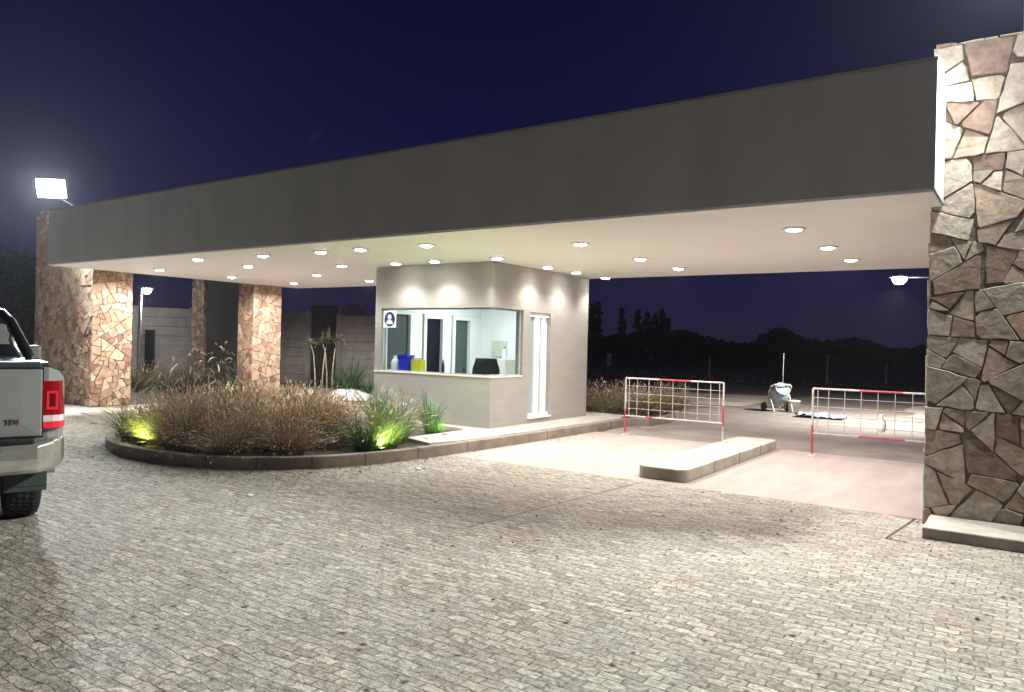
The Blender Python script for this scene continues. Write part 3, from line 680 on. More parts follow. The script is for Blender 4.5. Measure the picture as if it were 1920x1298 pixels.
bk = empty('bucket', (-4.93, 19.95, 0), label='white plastic bucket standing right of the cement mixer', cat='bucket')
bm = B(); lathe(bm, [(.12, 0), (.15, .3), (.162, .3), (.162, .27), (.15, .27), (.14, .3), (.11, .02), (.0001, .02)], 20); obj('body', bm, mat('bucket_white', (.7, .68, .66), .5), bk, smooth=True)
bm = B(); tube(bm, [(.155*math.cos(a), .1*math.sin(a)-.06, .28+.05*math.sin(a)) for a in [math.pi*k/8 for k in range(9)]], .005, 5); obj('handle', bm, steel, bk)
bm = B(); W_ = 14
g = [[bm.verts.new((i*.085-.55+noise.noise(Vector((i*.6, j*.5, 1)))*.05, j*.055-.38+noise.noise(Vector((i*.5, j*.6, 5)))*.06, .03+abs(noise.noise(Vector((i*.55, j*.6, 9))))*.14)) for i in range(W_)] for j in range(W_)]
for j in range(W_-1):
    for i in range(W_-1): bm.faces.new((g[j][i], g[j][i+1], g[j+1][i+1], g[j+1][i]))
tag(obj('plastic_sheet', bm, mat('blue_white_plastic', (.40, .46, .62), .35, vs=7, col2=(.08, .10, .16)), loc=(-4.05, 18.9, 0)), 'crumpled blue and white plastic sheet lying right of the cement mixer', 'plastic sheet')
bm = B(); tube(bm, [(0, 0, 0), (.01, 0, 1.5)], .012, 6); tag(obj('thin_rod', bm, steel, loc=(-5.6, 21.4, 0)), 'thin upright steel rod standing behind the cement mixer', 'rod')
for (x, y, ww, hh, lb) in ((-22.6, 44, .28, 1.0, 'pale grey meter box on a short post by the far poplars'), ):
    r = empty('meter_box', (x, y, 0), label=lb, cat='meter box')
    bm = B(); box(bm, -ww/2, ww/2, -.1, .1, .25, hh+.1); obj('cabinet', bm, mat('pale_cab', (.5, .5, .48), .7), r, bevel=.02)
    bm = B(); box(bm, -.05, .05, -.05, .05, 0, .25); obj('post', bm, steel, r)
for i, (x, y, hh, lb) in enumerate(((-14.4, 40, 1.15, 'weathered fence post far off, left of the cement mixer'), (-8.3, 40, 1.4, 'tallest pale fence post far off, above the right barrier'), (-5.9, 42, 1.1, 'slim fence post far off, next to the flagstone wall'))):
    bm = B(); tube(bm, [(0, 0, 0), (0, 0, hh*.95), (0, 0, hh)], .06, 6, taper=[.06, .055, .03]); tag(obj('fence_post', bm, mat('old_wood', (.35, .33, .3), .9, var=.3, stretch=(1, 1, .2)), loc=(x, y, 0)), lb, 'post', 'far fence posts')

# ------------------------------------------------------------ precast block walls behind
pw = mat('precast_concrete', (.55, .51, .475), .9, var=.18, vs=3, bump=.5, bs=30); pw2 = mat('precast_post', (.55, .53, .5), .85, var=.12, vs=4)
pwd = mat('dark_block', (.18, .165, .15), .95, vs=16, col2=(.09, .08, .075), bump=.9, bs=40)
def precast(p0, p1, H, label, mtl=pw, courses=8, posts=True, textured=False):
    p0, p1 = Vector((*p0, 0)), Vector((*p1, 0)); d = p1-p0; L_ = d.length
    r = empty('precast_wall', p0, math.atan2(d.y, d.x), label, 'concrete wall')
    bm = B(); h = H/courses; rng = random.Random(len(label))
    for k in range(courses):
        if textured:
            x = 0
            while x < L_:
                w_ = min(rng.uniform(.14, .3), L_-x); box(bm, x+.004, x+w_-.004, -.03-rng.uniform(0, .02), .03, k*h+.005, (k+1)*h-.004); x += w_
        else:
            off = rng.uniform(0, .012); box(bm, .0, L_, -.03-off, .03, k*h+.006, (k+1)*h-.006)
    obj('panel', bm, mtl, r)
    if posts:
        for xx in (0, L_):
            bm = B(); box(bm, xx-.085, xx+.085, -.09, .09, 0, H+.03); obj('post', bm, pw2, r, bevel=.01)
    return r
def gp(x, depth):  # point on the ground at a horizontal offset x (image-plane metres at that depth)
    f = Vector((fw.x, fw.y, 0)).normalized(); q = f*depth + rt*x; return (q.x, q.y)
def col(px, depth): return gp((px-960)/1401.5*depth, depth)
precast(col(253, 24.6), col(358, 25.4), 2.50, 'long run of dim precast concrete wall between the left stone wall and the thin stone pillar', courses=8)
precast(col(528, 26.6), col(578, 26.4), 2.52, 'narrow precast wall bay directly right of the square flagstone pillar')
precast(col(583, 26.9), col(632, 26.8), 2.78, 'rough dark block wall bay, tallest of the bays left of the booth', mtl=pwd, courses=14, posts=False, textured=True)
precast(col(636, 26.2), col(715, 26.0), 2.42, 'wide precast wall bay running behind the left edge of the booth')
precast(col(640, 29.6), col(688, 29.5), 2.98, 'taller piece of block wall rising above the wide precast bay', mtl=pw, courses=9, posts=False)
bm = B(); p = col(628, 22); box(bm, -3.2, 2.6, -.15, .15, 0, .14)
o = obj('kerb', bm, conc, loc=(p[0], p[1], 0)); o.rotation_euler[2] = R(40); tag(o, 'straight low kerb in front of the precast wall left of the booth', 'kerb')
# meter niche on left block wall
p = col(281, 24.2); bm = B(); box(bm, -.13, .13, -.08, .08, .3, 1.75)
o = obj('dark_pillar_box', bm, black, loc=(p[0], p[1], 0), bevel=.01); o.rotation_euler[2] = R(40); tag(o, 'narrow black cabinet against the dim precast wall, under the distant lamp', 'cabinet')

# ------------------------------------------------------------ plants
def ribbon(bm, pts, wd, mi, rng):
    side = Vector((rng.uniform(-1, 1), rng.uniform(-1, 1), rng.uniform(-.2, .2))).normalized(); prev = None; n = len(pts)
    for i, p in enumerate(pts):
        wv = side*(wd*(1-.85*i/(n-1)) if mi == 0 else wd*math.sin(math.pi*(i+.4)/(n+.2))+.001)
        a, b = bm.verts.new(p-wv), bm.verts.new(p+wv)
        if prev: bm.faces.new((prev[0], prev[1], b, a)).material_index = mi
        prev = (a, b)
def tuft_mesh(seed, n, L_, spread, base, wd, plume=0, plen=.16, pw_=.008, droop=.6):
    rng = random.Random(seed); bm = B()
    for k in range(n+plume):
        isp = k >= n; lop = 1.0 if rng.random() < .85 else 1.5
        a = rng.uniform(0, 2*math.pi); rr = base*math.sqrt(rng.random()); s = Vector((math.cos(a)*rr, math.sin(a)*rr, 0))
        a2 = a+rng.gauss(0, .5); out_ = spread*rng.random()**.7*lop; ln = L_*rng.uniform(.55, 1.0)*(1.12 if isp else 1)
        d = Vector((math.cos(a2), math.sin(a2), 0)); pts = []
        for i in range(5):
            f = i/4; z = ln*(f*(1.0-droop*.28*f*out_*2))*math.cos(out_*.75); h = ln*math.sin(out_*.75)*(f**1.5)*(1+.3*droop*f)
            pts.append(s + d*h + Vector((rng.gauss(0, .006), rng.gauss(0, .006), max(.0, z))))
        if isp:
            ribbon(bm, pts, wd*.55, 0, rng); e0 = pts[-1]; dd = (pts[-1]-pts[-2]).normalized()
            pl = [e0 + dd*plen*i/4 + Vector((0, 0, -.35*plen*droop*(i/4)**2)) for i in range(5)]
            for _ in range(2): ribbon(bm, pl, pw_, 1, rng)
        else: ribbon(bm, pts, wd, 0, rng)
    return bm
blade = mat('dry_grass_blade', (.36, .275, .165), .8, vs=3, col2=(.14, .105, .055), island=.4)
plume_m = mat('grass_plume', (.48, .375, .255), .9, vs=5, col2=(.33, .25, .165), island=.35)
green = mat('green_grass_blade', (.09, .16, .035), .6, vs=4, col2=(.045, .085, .02), island=.4)
flax = mat('flax_leaf', (.06, .15, .06), .5, vs=4, col2=(.025, .07, .035), island=.4)
olive = mat('olive_leaf', (.20, .19, .09), .7, vs=4, col2=(.09, .09, .04), island=.4)
darkleaf = mat('dark_leaf', (.03, .045, .022), .8, vs=2, col2=(.012, .02, .01), island=.4)
protos = {}
def tuft(kind, x, y, z, s, name, label, cat, group=None, rz=None):
    if kind not in protos:
        if kind.startswith('fountain'):
            k = int(kind[-1]); bm = tuft_mesh(100+k, 1500, .68, 1.15, .2, .0032, 700, .09, .0038)
            me = obj('ornamental_grass', bm, [blade, plume_m])
        elif kind.startswith('green'): me = obj('green_grass_tuft', tuft_mesh(200, 420, .7, 1.1, .12, .006), green)
        elif kind.startswith('mixed'): me = obj('mixed', tuft_mesh(210+int(kind[-1]), 520, .8, 1.05, .16, .0048, 90, .12, .007), [green, plume_m])
        elif kind == 'flax': me = obj('flax', tuft_mesh(220, 90, 1.0, .75, .1, .016, droop=.5), flax)
        elif kind == 'reed': me = obj('reed', tuft_mesh(230, 130, 1.2, .85, .14, .008, 44, .24, .013, droop=2.2), [darkleaf, mat('reed_plume', (.33, .28, .22), .9)])
        elif kind.startswith('scrub'): me = obj('scrub', tuft_mesh(240+int(kind[-1]), 420, .62, 1.1, .2, .006, 120, .07, .009), [olive, plume_m])
        protos[kind] = me; o = me
    else: o = protos[kind].copy(); C.objects.link(o)
    o.name = name; o.location = (x, y, z); o.rotation_euler = (0, 0, random.uniform(0, 6.28) if rz is None else rz); o.scale = (s, s, s*random.uniform(.92, 1.08))
    return tag(o, label, cat, group)
rng = random.Random(5)
spots = []
for row, (yy, xs) in enumerate(((5.62, (-10.45, -9.9, -9.35, -8.8, -8.25)), (6.3, (-10.7, -10.1, -9.5, -8.9, -8.3, -7.75)), (6.9, (-10.9, -10.3, -9.7, -9.1, -8.5, -7.95)), (7.5, (-10.8, -10.2, -9.6, -9.0, -8.4, -8.0)), (8.1, (-10.9, -10.3, -9.7, -9.15)))):
    for k, xx in enumerate(xs): spots.append((row, k, xx+rng.uniform(-.12, .12), yy+rng.uniform(-.12, .12)))
rown = ['front row along the kerb', 'second row from the kerb', 'middle row', 'fourth row from the kerb', 'back row nearest the booth']
o7 = ordn + ['sixth', 'seventh']
for row, k, xx, yy in spots:
    edge = (row == 0 and k in (0,)) or (row == 1 and k == 0)
    kind = ('mixed%d' % (k % 2)) if edge else 'fountain%d' % ((row*3+k) % 4)
    s = 1.0 if row > 0 else .88
    tuft(kind, xx, yy, .1, s*rng.choice((.8, .95, 1.0, 1.08)), 'ornamental_grass', 'tuft of feathery brown fountain grass, %s from the left in the %s' % (o7[k], rown[row]), 'ornamental grass', 'brown fountain grass in the island bed')
for k, (xx, yy, s) in enumerate(((-7.25, 7.15, .9), (-7.35, 7.6, 1.0), (-7.62, 8.1, .95))):
    tuft('mixed%d' % (k % 2), xx, yy, .1, s, 'ornamental_grass', 'yellow green lit grass tuft at the right end of the bed, %s from the kerb corner' % ordn[k], 'ornamental grass', 'lit green grass at the right end of the bed')
tuft('green', -9.95, 5.62, .1, .55, 'ground_plant', 'low bright green plant lit from below at the left end of the grass bed', 'plant')
tuft('flax', -7.95, 9.25, .1, .85, 'flax_plant', 'green spiky plant in front of the booth wall', 'plant')
tuft('green', -7.72, 9.1, .1, .5, 'green_plant', 'small bright green clump lit from below beside the booth corner', 'plant')
tuft('flax', -9.2, 9.25, .1, 1.0, 'flax_plant', 'green strappy plant at the left end of the booth wall', 'plant')
tuft('green', -8.9, 9.2, .1, .7, 'green_plant', 'arching green grass clump left of the booth wall', 'plant')
c_ = col(660, 21.5); tuft('flax', c_[0], c_[1], 0, 1.35, 'flax_plant', 'tall green flax plant in front of the precast wall, right of the pale stems', 'plant')
c_ = col(690, 20.5); tuft('flax', c_[0], c_[1], 0, .75, 'flax_plant', 'low dark green plant by the left edge of the booth', 'plant')
c_ = col(640, 21.8); tuft('flax', c_[0], c_[1], 0, 1.0, 'flax_plant', 'narrow green plant at the foot of the pale stems', 'plant')
# pale arching stems (yucca-like) before the block wall
c_ = col(607, 21.5); yu = empty('dry_yucca', (c_[0], c_[1], 0), label='tall plant with pale bare stems and drooping dark tops before the precast wall', cat='plant')
rg = random.Random(3)
for k, (dx, h) in enumerate(((-.22, 1.45), (-.02, 1.6), (.12, 1.5), (.26, 1.62))):
    q = rt*dx; sd = 1 if k % 2 else -1; pts = [(q.x, q.y, 0), (q.x+rt.x*.02*sd, q.y, h*.4), (q.x+rt.x*.06*sd, q.y+rt.y*.06*sd, h*.78), (q.x+rt.x*.16*sd, q.y+rt.y*.16*sd, h), (q.x+rt.x*.30*sd, q.y+rt.y*.30*sd, h*.985), (q.x+rt.x*.38*sd, q.y+rt.y*.38*sd, h*.88)]
    bm = B(); tube(bm, pts, .02, 6, taper=[.024, .02, .018, .016, .014, .01]); obj('stem', bm, mat('pale_stem', (.38, .35, .25), .8, var=.3), yu, smooth=True)
    bm = tuft_mesh(300+k, 130, .42, 1.5, .03, .012, droop=2.6); bm.transform(Matrix.Translation((pts[3][0], pts[3][1], h-.03))); obj('leaf_crown', bm, olive, yu)
# plumed reeds behind the bed
for k, (px, dp, s) in enumerate(((318, 19.5, 1.0), (345, 20, 1.1), (372, 20.2, 1.2), (398, 19.6, 1.25), (424, 20.3, 1.3), (445, 19.2, 1.15))):
    c_ = col(px, dp); tuft('reed', c_[0], c_[1], 0, s, 'plumed_reed', 'dark reed with pale arching plumes behind the grass bed, %s from the left' % o7[k], 'reed', 'plumed reeds left of the square pillar')
for k, (px, dp) in enumerate(((262, 21), (290, 22), (330, 23), (365, 22), (410, 22.5))):
    c_ = col(px, dp); tuft('scrub%d' % (k % 2), c_[0], c_[1], 0, 1.3, 'shrub', 'low dark shrub before the dim precast wall, %s from the left' % ordn[k], 'shrub', 'shrubs before the dim precast wall')
# shrubs right of the booth
for k, (x, y, s) in enumerate(((-7.55, 14.55, .85), (-7.25, 15.1, .9), (-7.75, 15.4, .95), (-8.3, 15.0, 1.0), (-7.1, 15.9, .85), (-8.1, 16.3, 1.0), (-7.5, 16.6, .9))):
    tuft('scrub%d' % (k % 2), x, y, .1, s*1.15, 'shrub', 'pale olive scrub bush behind the booth, %s nearest to it' % o7[k], 'shrub', 'olive scrub right of the booth')
for k, (x, y, s) in enumerate(((-6.95, 14.9, .8), (-6.75, 15.7, .85), (-6.8, 16.6, .9))):
    tuft('fountain%d' % k, x, y, .1, s, 'ornamental_grass', 'dry tan grass tuft seen through the left barrier, %s from the front' % ordn[k], 'ornamental grass', 'tan grass behind the left barrier')

# stones in the bed
def rock(x, y, z, s, label, m, seed):
    bm = B(); bmesh.ops.create_icosphere(bm, subdivisions=3, radius=1)
    for v in bm.verts:
        n_ = noise.noise(v.co*1.3+Vector((seed*3.1, 0, 0)))*.45+noise.noise(v.co*3.5+Vector((seed, 7, 0)))*.15; v.co *= (1+n_); v.co.z *= .6; v.co *= s
        v.co.z = max(v.co.z, -.02)
    tag(obj('boulder', bm, m, smooth=False, loc=(x, y, z)), label, 'stone', 'stones in the planting')
ws = mat('white_stone', (.62, .62, .63), .8, var=.15, vs=6, bump=.5, bs=20)
rock(-9.5, 8.9, .12, .26, 'largest white stone between the grass and the booth', ws, 1); rock(-9.0, 8.65, .12, .2, 'rounded white stone in front of the booth, right of the largest one', ws, 2)
rock(-9.95, 9.1, .12, .22, 'white stone left of the largest one, by the pillar side of the bed', ws, 3); rock(-7.35, 8.5, .12, .12, 'small pale stone under the spiky plant by the kerb', ws, 4); rock(-8.35, 9.0, .12, .16, 'grey stone at the foot of the spiky plant', ws, 5)
for k, (px, dp, s_) in enumerate(((640, 20.2, .30), (655, 19.6, .36), (672, 19.8, .32), (686, 19.3, .28), (662, 20.6, .26))):
    c_ = col(px, dp); rock(c_[0], c_[1], .05, s_, 'white boulder on pale ground left of the booth, %s from the left' % ordn[[0, 1, 3, 4, 2][k]], ws, 20+k)
c_ = col(578, 20.5); rock(c_[0], c_[1], .05, .2, 'pale stone on the ground before the precast wall', ws, 6)
rock(-9.05, 5.42, .12, .07, 'small brown stone just inside the kerb below the grass', mat('brown_stone', (.2, .15, .11), .9), 8)

# garden uplights
def uplight(x, y, label, col_, power, aim=(0, .15, 1)):
    r = empty('garden_uplight', (x, y, .1), label=label, cat='garden light')
    bm = B(); lathe(bm, [(.05, 0), (.055, .06), (.045, .06), (.04, .02)], 14, close=True); obj('housing', bm, black, r)
    bm = B(); lathe(bm, [(.042, .045), (.0001, .046)], 14); obj('lens', bm, lamp_mat('uplight_glow', (.75, 1, .45), 14), r)
    spot('uplight_lamp', (x, y, .17), power, col_, R(150), .7, .04, aim)
uplight(-9.72, 5.42, 'small green garden uplight at the left end of the grass bed', (.66, 1.0, .18), 85, (-.15, .35, 1))
uplight(-7.08, 7.25, 'small garden uplight at the right end of the grass bed', (.92, 1.0, .36), 130, (-.35, .3, 1))
uplight(-7.45, 9.0, 'small green garden uplight beside the spiky plant by the booth', (.50, 1.0, .30), 40, (-.4, .1, 1))

# trees
def tree(name, loc, H, W_, label, cat, nleaf, leaf, shape, seed, trunk=True, group=None):
    r = empty(name, loc, label=label, cat=cat, group=group); rg = random.Random(seed)
    bm = B(); tube(bm, [(0, 0, 0), (rg.uniform(-.1, .1)*W_*.2, 0, H*.3), (0, 0, H*.75)], .1, 8, taper=[H*.035, H*.024, H*.008])
    for k in range(5):
        a = rg.uniform(0, 6.28); z = H*rg.uniform(.25, .55); tube(bm, [(0, 0, z), (math.cos(a)*W_*.35, math.sin(a)*W_*.35, z+H*.2)], .03, 5, taper=[H*.012, H*.004])
    obj('trunk', bm, mat('bark', (.08, .06, .045), .95, var=.3), r)
    bm = B(); clumps = []
    for k in range(60):
        f = rg.random(); z = H*(.16+.84*f) if shape == 'column' else H*(.28+.72*f)
        wr_ = (W_/2)*(min(1, .35+f*2)*(1-f)**.6*1.1+.04 if shape == 'column' else math.sqrt(max(0, 1-(2*f-1)**2)))
        a = rg.uniform(0, 6.28); q = wr_*rg.uniform(.2, 1); clumps.append((Vector((math.cos(a)*q, math.sin(a)*q, z)), rg.uniform(.10, .22)*min(H, W_*(1.1 if shape == 'column' else 1.8))))
    for k in range(nleaf):
        c, cr = rg.choice(clumps); d = Vector((rg.gauss(0, 1), rg.gauss(0, 1), rg.gauss(0, 1.2 if shape == 'column' else .8))).normalized()*cr*rg.random()**.4
        p = c+d; s = leaf*rg.uniform(.6, 1.3); u = Vector((rg.gauss(0, 1), rg.gauss(0, 1), rg.gauss(0, 1))).normalized(); v = u.cross(Vector((rg.gauss(0, 1), rg.gauss(0, 1), .3))).normalized()
        bm.faces.new([bm.verts.new(p+u*s), bm.verts.new(p+v*s*.5), bm.verts.new(p-u*s), bm.verts.new(p-v*s*.5)])
    obj('crown', bm, darkleaf, r)
    return r
mt = mat('far_leaf', (.02, .025, .02), .9)
for k, (px, dp, H, W_, lb) in enumerate(((-10, 27, 4.2, 3.2, 'dark leafy tree at the left edge behind the pickup'), (28, 29, 4.4, 2.6, 'dark leafy tree just left of the left stone wall'), (50, 24, 2.6, 1.8, 'low dark bush between the pickup and the left stone wall'))):
    c_ = col(px, dp); tree('leafy_tree', (c_[0], c_[1], 0), H, W_, lb, 'tree', 5200, .075, 'round', 40+k)
for k, (px, H, W_) in enumerate(((1108, 6.9, 1.5), (1120, 7.3, 1.6), (1165, 6.4, 1.6), (1195, 6.5, 1.5), (1212, 6.2, 1.7), (1228, 6.0, 1.6), (1241, 6.7, 1.6), (1251, 5.6, 1.3))):
    c_ = col(px, 100+k); tree('poplar_tree', (c_[0], c_[1], 0), H, W_*1.1, 'slender dark poplar on the horizon right of the booth, %s from the left' % (o7+['eighth'])[k], 'tree', 1500, .22, 'column', 60+k, group='poplars on the horizon')
# far belt of trees, one mass
bm = B(); rg = random.Random(9)
for k in range(15000):
    px = rg.uniform(1000, 2000); dp = rg.uniform(92, 104)
    hgt = 2.3+1.0*noise.noise(Vector((px*.011, 0, 0)))+1.9*math.exp(-((px-1455)/38)**2)+1.2*math.exp(-((px-1275)/38)**2)+.9*math.exp(-((px-1590)/45)**2)+.35*noise.noise(Vector((px*.09, 3, 0)))+.6*math.exp(-((px-1180)/80)**2)
    c_ = col(px, dp); z = hgt*rg.random()**.6; s = rg.uniform(.25, .5); p = Vector((c_[0], c_[1], max(.1, z)))
    u = Vector((rg.gauss(0, 1), rg.gauss(0, 1), rg.gauss(0, .7))).normalized()*s; v = Vector((rg.gauss(0, 1), rg.gauss(0, 1), rg.gauss(0, 1))).normalized()*s
    bm.faces.new([bm.verts.new(p+u), bm.verts.new(p+v), bm.verts.new(p-u), bm.verts.new(p-v)])
tag(obj('far_treeline', bm, mt), 'dark belt of trees along the horizon', 'trees', kind='stuff')
# weeds along the road
bm = B(); rg = random.Random(10)
for k in range(5000):
    x = rg.uniform(-26, 8); y = rg.uniform(36, 70); h = rg.uniform(.03, .12); a = rg.uniform(0, 3.14); s = rg.uniform(.05, .2)
    bm.faces.new([bm.verts.new((x, y, 0)), bm.verts.new((x+math.cos(a)*s, y+math.sin(a)*s, 0)), bm.verts.new((x+math.cos(a)*s*.6+.03, y+math.sin(a)*s*.6, h))])
tag(obj('grass', bm, olive), 'rough dry weeds on the waste ground', 'grass', kind='stuff')

# ------------------------------------------------------------ pickup
th = R(72.6)   # heading left of +Y
pk = empty('pickup_truck', (-6.085, 2.80, 0), th, 'silver white double cab pickup seen from behind at the left edge', 'pickup truck')
# local: x right (0 = right flank), y forward, z up
paint = mat('silver_paint', (.27, .28, .265), .28, .15, var=.03, vs=2); chrome = mat('bumper_chrome', (.55, .55, .50), .22, .75, var=.2, vs=7)
dglass = mat('dark_window', (.015, .018, .022), .06); bedblk = mat('black_cover', (.03, .045, .045), .5)
W_ = 1.94; Wc = W_/2
def xs(bm, secs, mi=0):
    """loft closed sections (lists of points) along the body"""
    rings = [[bm.verts.new(p) for p in s] for s in secs]
    n = len(rings[0])
    for a, b in zip(rings, rings[1:]):
        for k in range(n): bm.faces.new((a[k], a[(k+1) % n], b[(k+1) % n], b[k])).material_index = mi
    bm.faces.new(rings[0][::-1]).material_index = mi; bm.faces.new(rings[-1]).material_index = mi
def side_profile(pts):
    return pts
def arch(cy, r, n=12): return [(cy+r*math.cos(math.pi-math.pi*k/n), .42+r*math.sin(math.pi*k/n)) for k in range(n+1)]
prof = [(.12, .56)] + [(.62, .50)] + arch(1.12, .47) + [(1.62, .42), (3.75, .42)] + arch(4.22, .47) + [(4.72, .45), (5.15, .48), (5.22, .7), (5.2, .98), (5.02, 1.10), (3.95, 1.19), (3.7, 1.20), (1.72, 1.25), (1.70, 1.33), (.06, 1.33), (.05, 1.2), (.08, .85)]
# flanks with crowned cross section
bm = B(); secs = []
offs = [(-.24, 0), (-.10, -.0), (-.04, -.02), (0, -.07)]
def ringx(x, shr):
    o = []
    cy = 2.6
    for y, z in prof:
        zz = z-(shr if z > 1.0 else 0); yy = y+(shr*.9 if y < .2 else 0)-(shr if y > 5 else 0); o.append((x, yy, zz))
    return o
secs = [ringx(-.0, .14), ringx(-.012, .08), ringx(-.05, .03), ringx(-.12, 0), ringx(-W_+.12, 0), ringx(-W_+.05, .03), ringx(-W_+.012, .08), ringx(-W_, .14)]
rings = [[bm.verts.new(p) for p in s] for s in secs]; n = len(prof)
for a, b in zip(rings, rings[1:]):
    for k in range(n): bm.faces.new((a[k], a[(k+1) % n], b[(k+1) % n], b[k]))
bm.faces.new(rings[0][::-1]); bm.faces.new(rings[-1])
body = obj('body', bm, paint, pk)
# cab
bm = B()
def cs(y, z0, z1, hw0, hw1): return [(-Wc-hw0, y, z0), (-Wc+hw0, y, z0), (-Wc+hw0-.02, y, z0+(z1-z0)*.15), (-Wc+hw1+.03, y, z1-.06), (-Wc+hw1-.06, y, z1), (-Wc-hw1+.06, y, z1), (-Wc-hw1-.03, y, z1-.06), (-Wc-hw0+.02, y, z0+(z1-z0)*.15)]
xs(bm, [cs(1.74, 1.2, 1.62, .88, .74), cs(1.88, 1.2, 1.78, .90, .70), cs(2.5, 1.19, 1.83, .91, .70), cs(3.1, 1.19, 1.80, .91, .70), cs(3.85, 1.17, 1.30, .90, .80)])
obj('cab', bm, paint, pk, bevel=.02)
for s in (-1, 1):
    for y0, y1 in ((1.95, 2.66), (2.74, 3.42)):
        bm = B()
        q = [(y0, 1.27), (y1+.12 if y1 > 3 else y1, 1.27), (y1-.12 if y1 > 3 else y1, 1.70), (y0+.08, 1.72)]
        bm.faces.new([bm.verts.new((-Wc+s*(.905-(z-1.2)*.31+.012), y, z)) for y, z in q]); obj('side_window', bm, dglass, pk)
bm = B(); bm.faces.new([bm.verts.new(p) for p in ((-Wc-.84, 1.712, 1.34), (-Wc+.84, 1.712, 1.34), (-Wc+.72, 1.79, 1.72), (-Wc-.72, 1.79, 1.72))]); obj('rear_window', bm, dglass, pk)
bm = B(); bm.faces.new([bm.verts.new(p) for p in ((-Wc-.78, 3.86, 1.32), (-Wc+.78, 3.86, 1.32), (-Wc+.64, 3.16, 1.80), (-Wc-.64, 3.16, 1.80))]); obj('windscreen', bm, dglass, pk)
# tonneau cover and tailgate top cap
bm = B(); box(bm, -W_+.11, -.11, .08, 1.68, 1.332, 1.365); obj('bed_cover', bm, bedblk, pk, bevel=.012)
bm = B(); box(bm, -W_+.17, -.17, .015, .09, 1.325, 1.372); obj('tailgate_cap', bm, bedblk, pk, bevel=.012)
# tailgate
tg = B(); 
def tgp(x0, x1, z0, z1, y): return [(x0, y, z0), (x1, y, z0), (x1, y, z1), (x0, y, z1)]
a = [tg.verts.new(p) for p in tgp(-W_+.16, -.16, .80, 1.322, .045)]; b_ = [tg.verts.new(p) for p in tgp(-W_+.167, -.167, .81, 1.31, .018)]; c2 = [tg.verts.new(p) for p in tgp(-W_+.30, -.30, .92, 1.24, .010)]
for p_, q_ in ((a, b_), (b_, c2)):
    for k in range(4): tg.faces.new((p_[k], p_[(k+1) % 4], q_[(k+1) % 4], q_[k]))
tg.faces.new(c2); tgo = obj('tailgate', tg, paint, pk, bevel=.006)
bm = B(); box(bm, -W_+.154, -.154, .03, .06, .795, 1.328); obj('tailgate_gap', bm, black, pk)
bm = B(); box(bm, -Wc-.14, -Wc+.14, -.004, .016, 1.12, 1.19); obj('handle', bm, black, tgo, bevel=.01)
# badge lettering
def lettering(txt, size, x, y, z, m, parent, name='lettering'):
    cu = bpy.data.curves.new(name, 'FONT'); cu.body = txt; cu.size = size; cu.extrude = .003; cu.offset = 0
    to = bpy.data.objects.new('tmp', cu); C.objects.link(to); bpy.context.view_layer.update()
    me = bpy.data.meshes.new_from_object(to.evaluated_get(bpy.context.evaluated_depsgraph_get()))
    bpy.data.objects.remove(to); me.materials.append(m)
    o = bpy.data.objects.new(name, me); C.objects.link(o); o.parent = parent; o.location = (x, y, z); o.rotation_euler = (R(90), 0, 0); return o
chl = mat('badge_chrome', (.12, .12, .13), .4, .3); redl = mat('badge_red', (.55, .02, .03), .4)
lettering('TD', .055, -.40, .004, .905, chl, tgo); lettering('I', .055, -.322, .004, .905, redl, tgo)
# tail lamps
red1 = mat('lamp_red', (.20, .002, .006), .12, emit=.04, ecol=(1, .01, .03)); red2 = mat('lamp_red_bright', (.6, .02, .035), .2, emit=.18, ecol=(1, .05, .10)); redd = mat('lamp_red_dark', (.16, .002, .004), .15); clr = mat('lamp_clear', (.75, .62, .62), .15)
def lamp(s):
    X = (lambda x: x) if s > 0 else (lambda x: -W_-x)
    def wrap(bm, z0, z1, x0=-.155, proud=.0, mi=0):
        path = [(x0, .028-proud), (-.09, .034-proud), (-.045, .055-proud*.8), (-.012, .10), (.004+proud*.5, .17), (.004+proud*.5, .26)]
        A_ = [bm.verts.new((X(x), y, z0)) for x, y in path]; B_ = [bm.verts.new((X(x-(.0 if z1 < 1.2 else .012)), y, z1)) for x, y in path]
        A2 = [bm.verts.new((X(x-.03), y+.05, z0)) for x, y in path]; B2 = [bm.verts.new((X(x-.03), y+.05, z1)) for x, y in path]
        for k in range(len(path)-1):
            for q in ((A_[k], A_[k+1], B_[k+1], B_[k]), (A_[k], A2[k], A2[k+1], A_[k+1]), (B_[k], B_[k+1], B2[k+1], B2[k])): bm.faces.new(q).material_index = mi
    bm = B(); wrap(bm, .965, 1.225, mi=0); wrap(bm, .915, .963, mi=1); wrap(bm, .865, .913, mi=3)
    o = obj('tail_lamp', bm, [red1, clr, redd, red2], pk)
    bm = B()
    def rr(x0, x1, z0, z1, y, mi): bm.faces.new([bm.verts.new(p) for p in ((X(x0), y, z0), (X(x1), y, z0), (X(x1), y, z1), (X(x0), y, z1))]).material_index = mi
    y = .024
    rr(-.135, -.058, 1.005, 1.028, y, 0); rr(-.135, -.058, 1.13, 1.15, y, 0); rr(-.135, -.118, 1.028, 1.13, y, 0); rr(-.075, -.058, 1.028, 1.13, y, 0); rr(-.117, -.076, 1.029, 1.129, y+.001, 1)
    obj('lamp_ring', bm, [red2, redd], o)
lamp(1); lamp(-1)
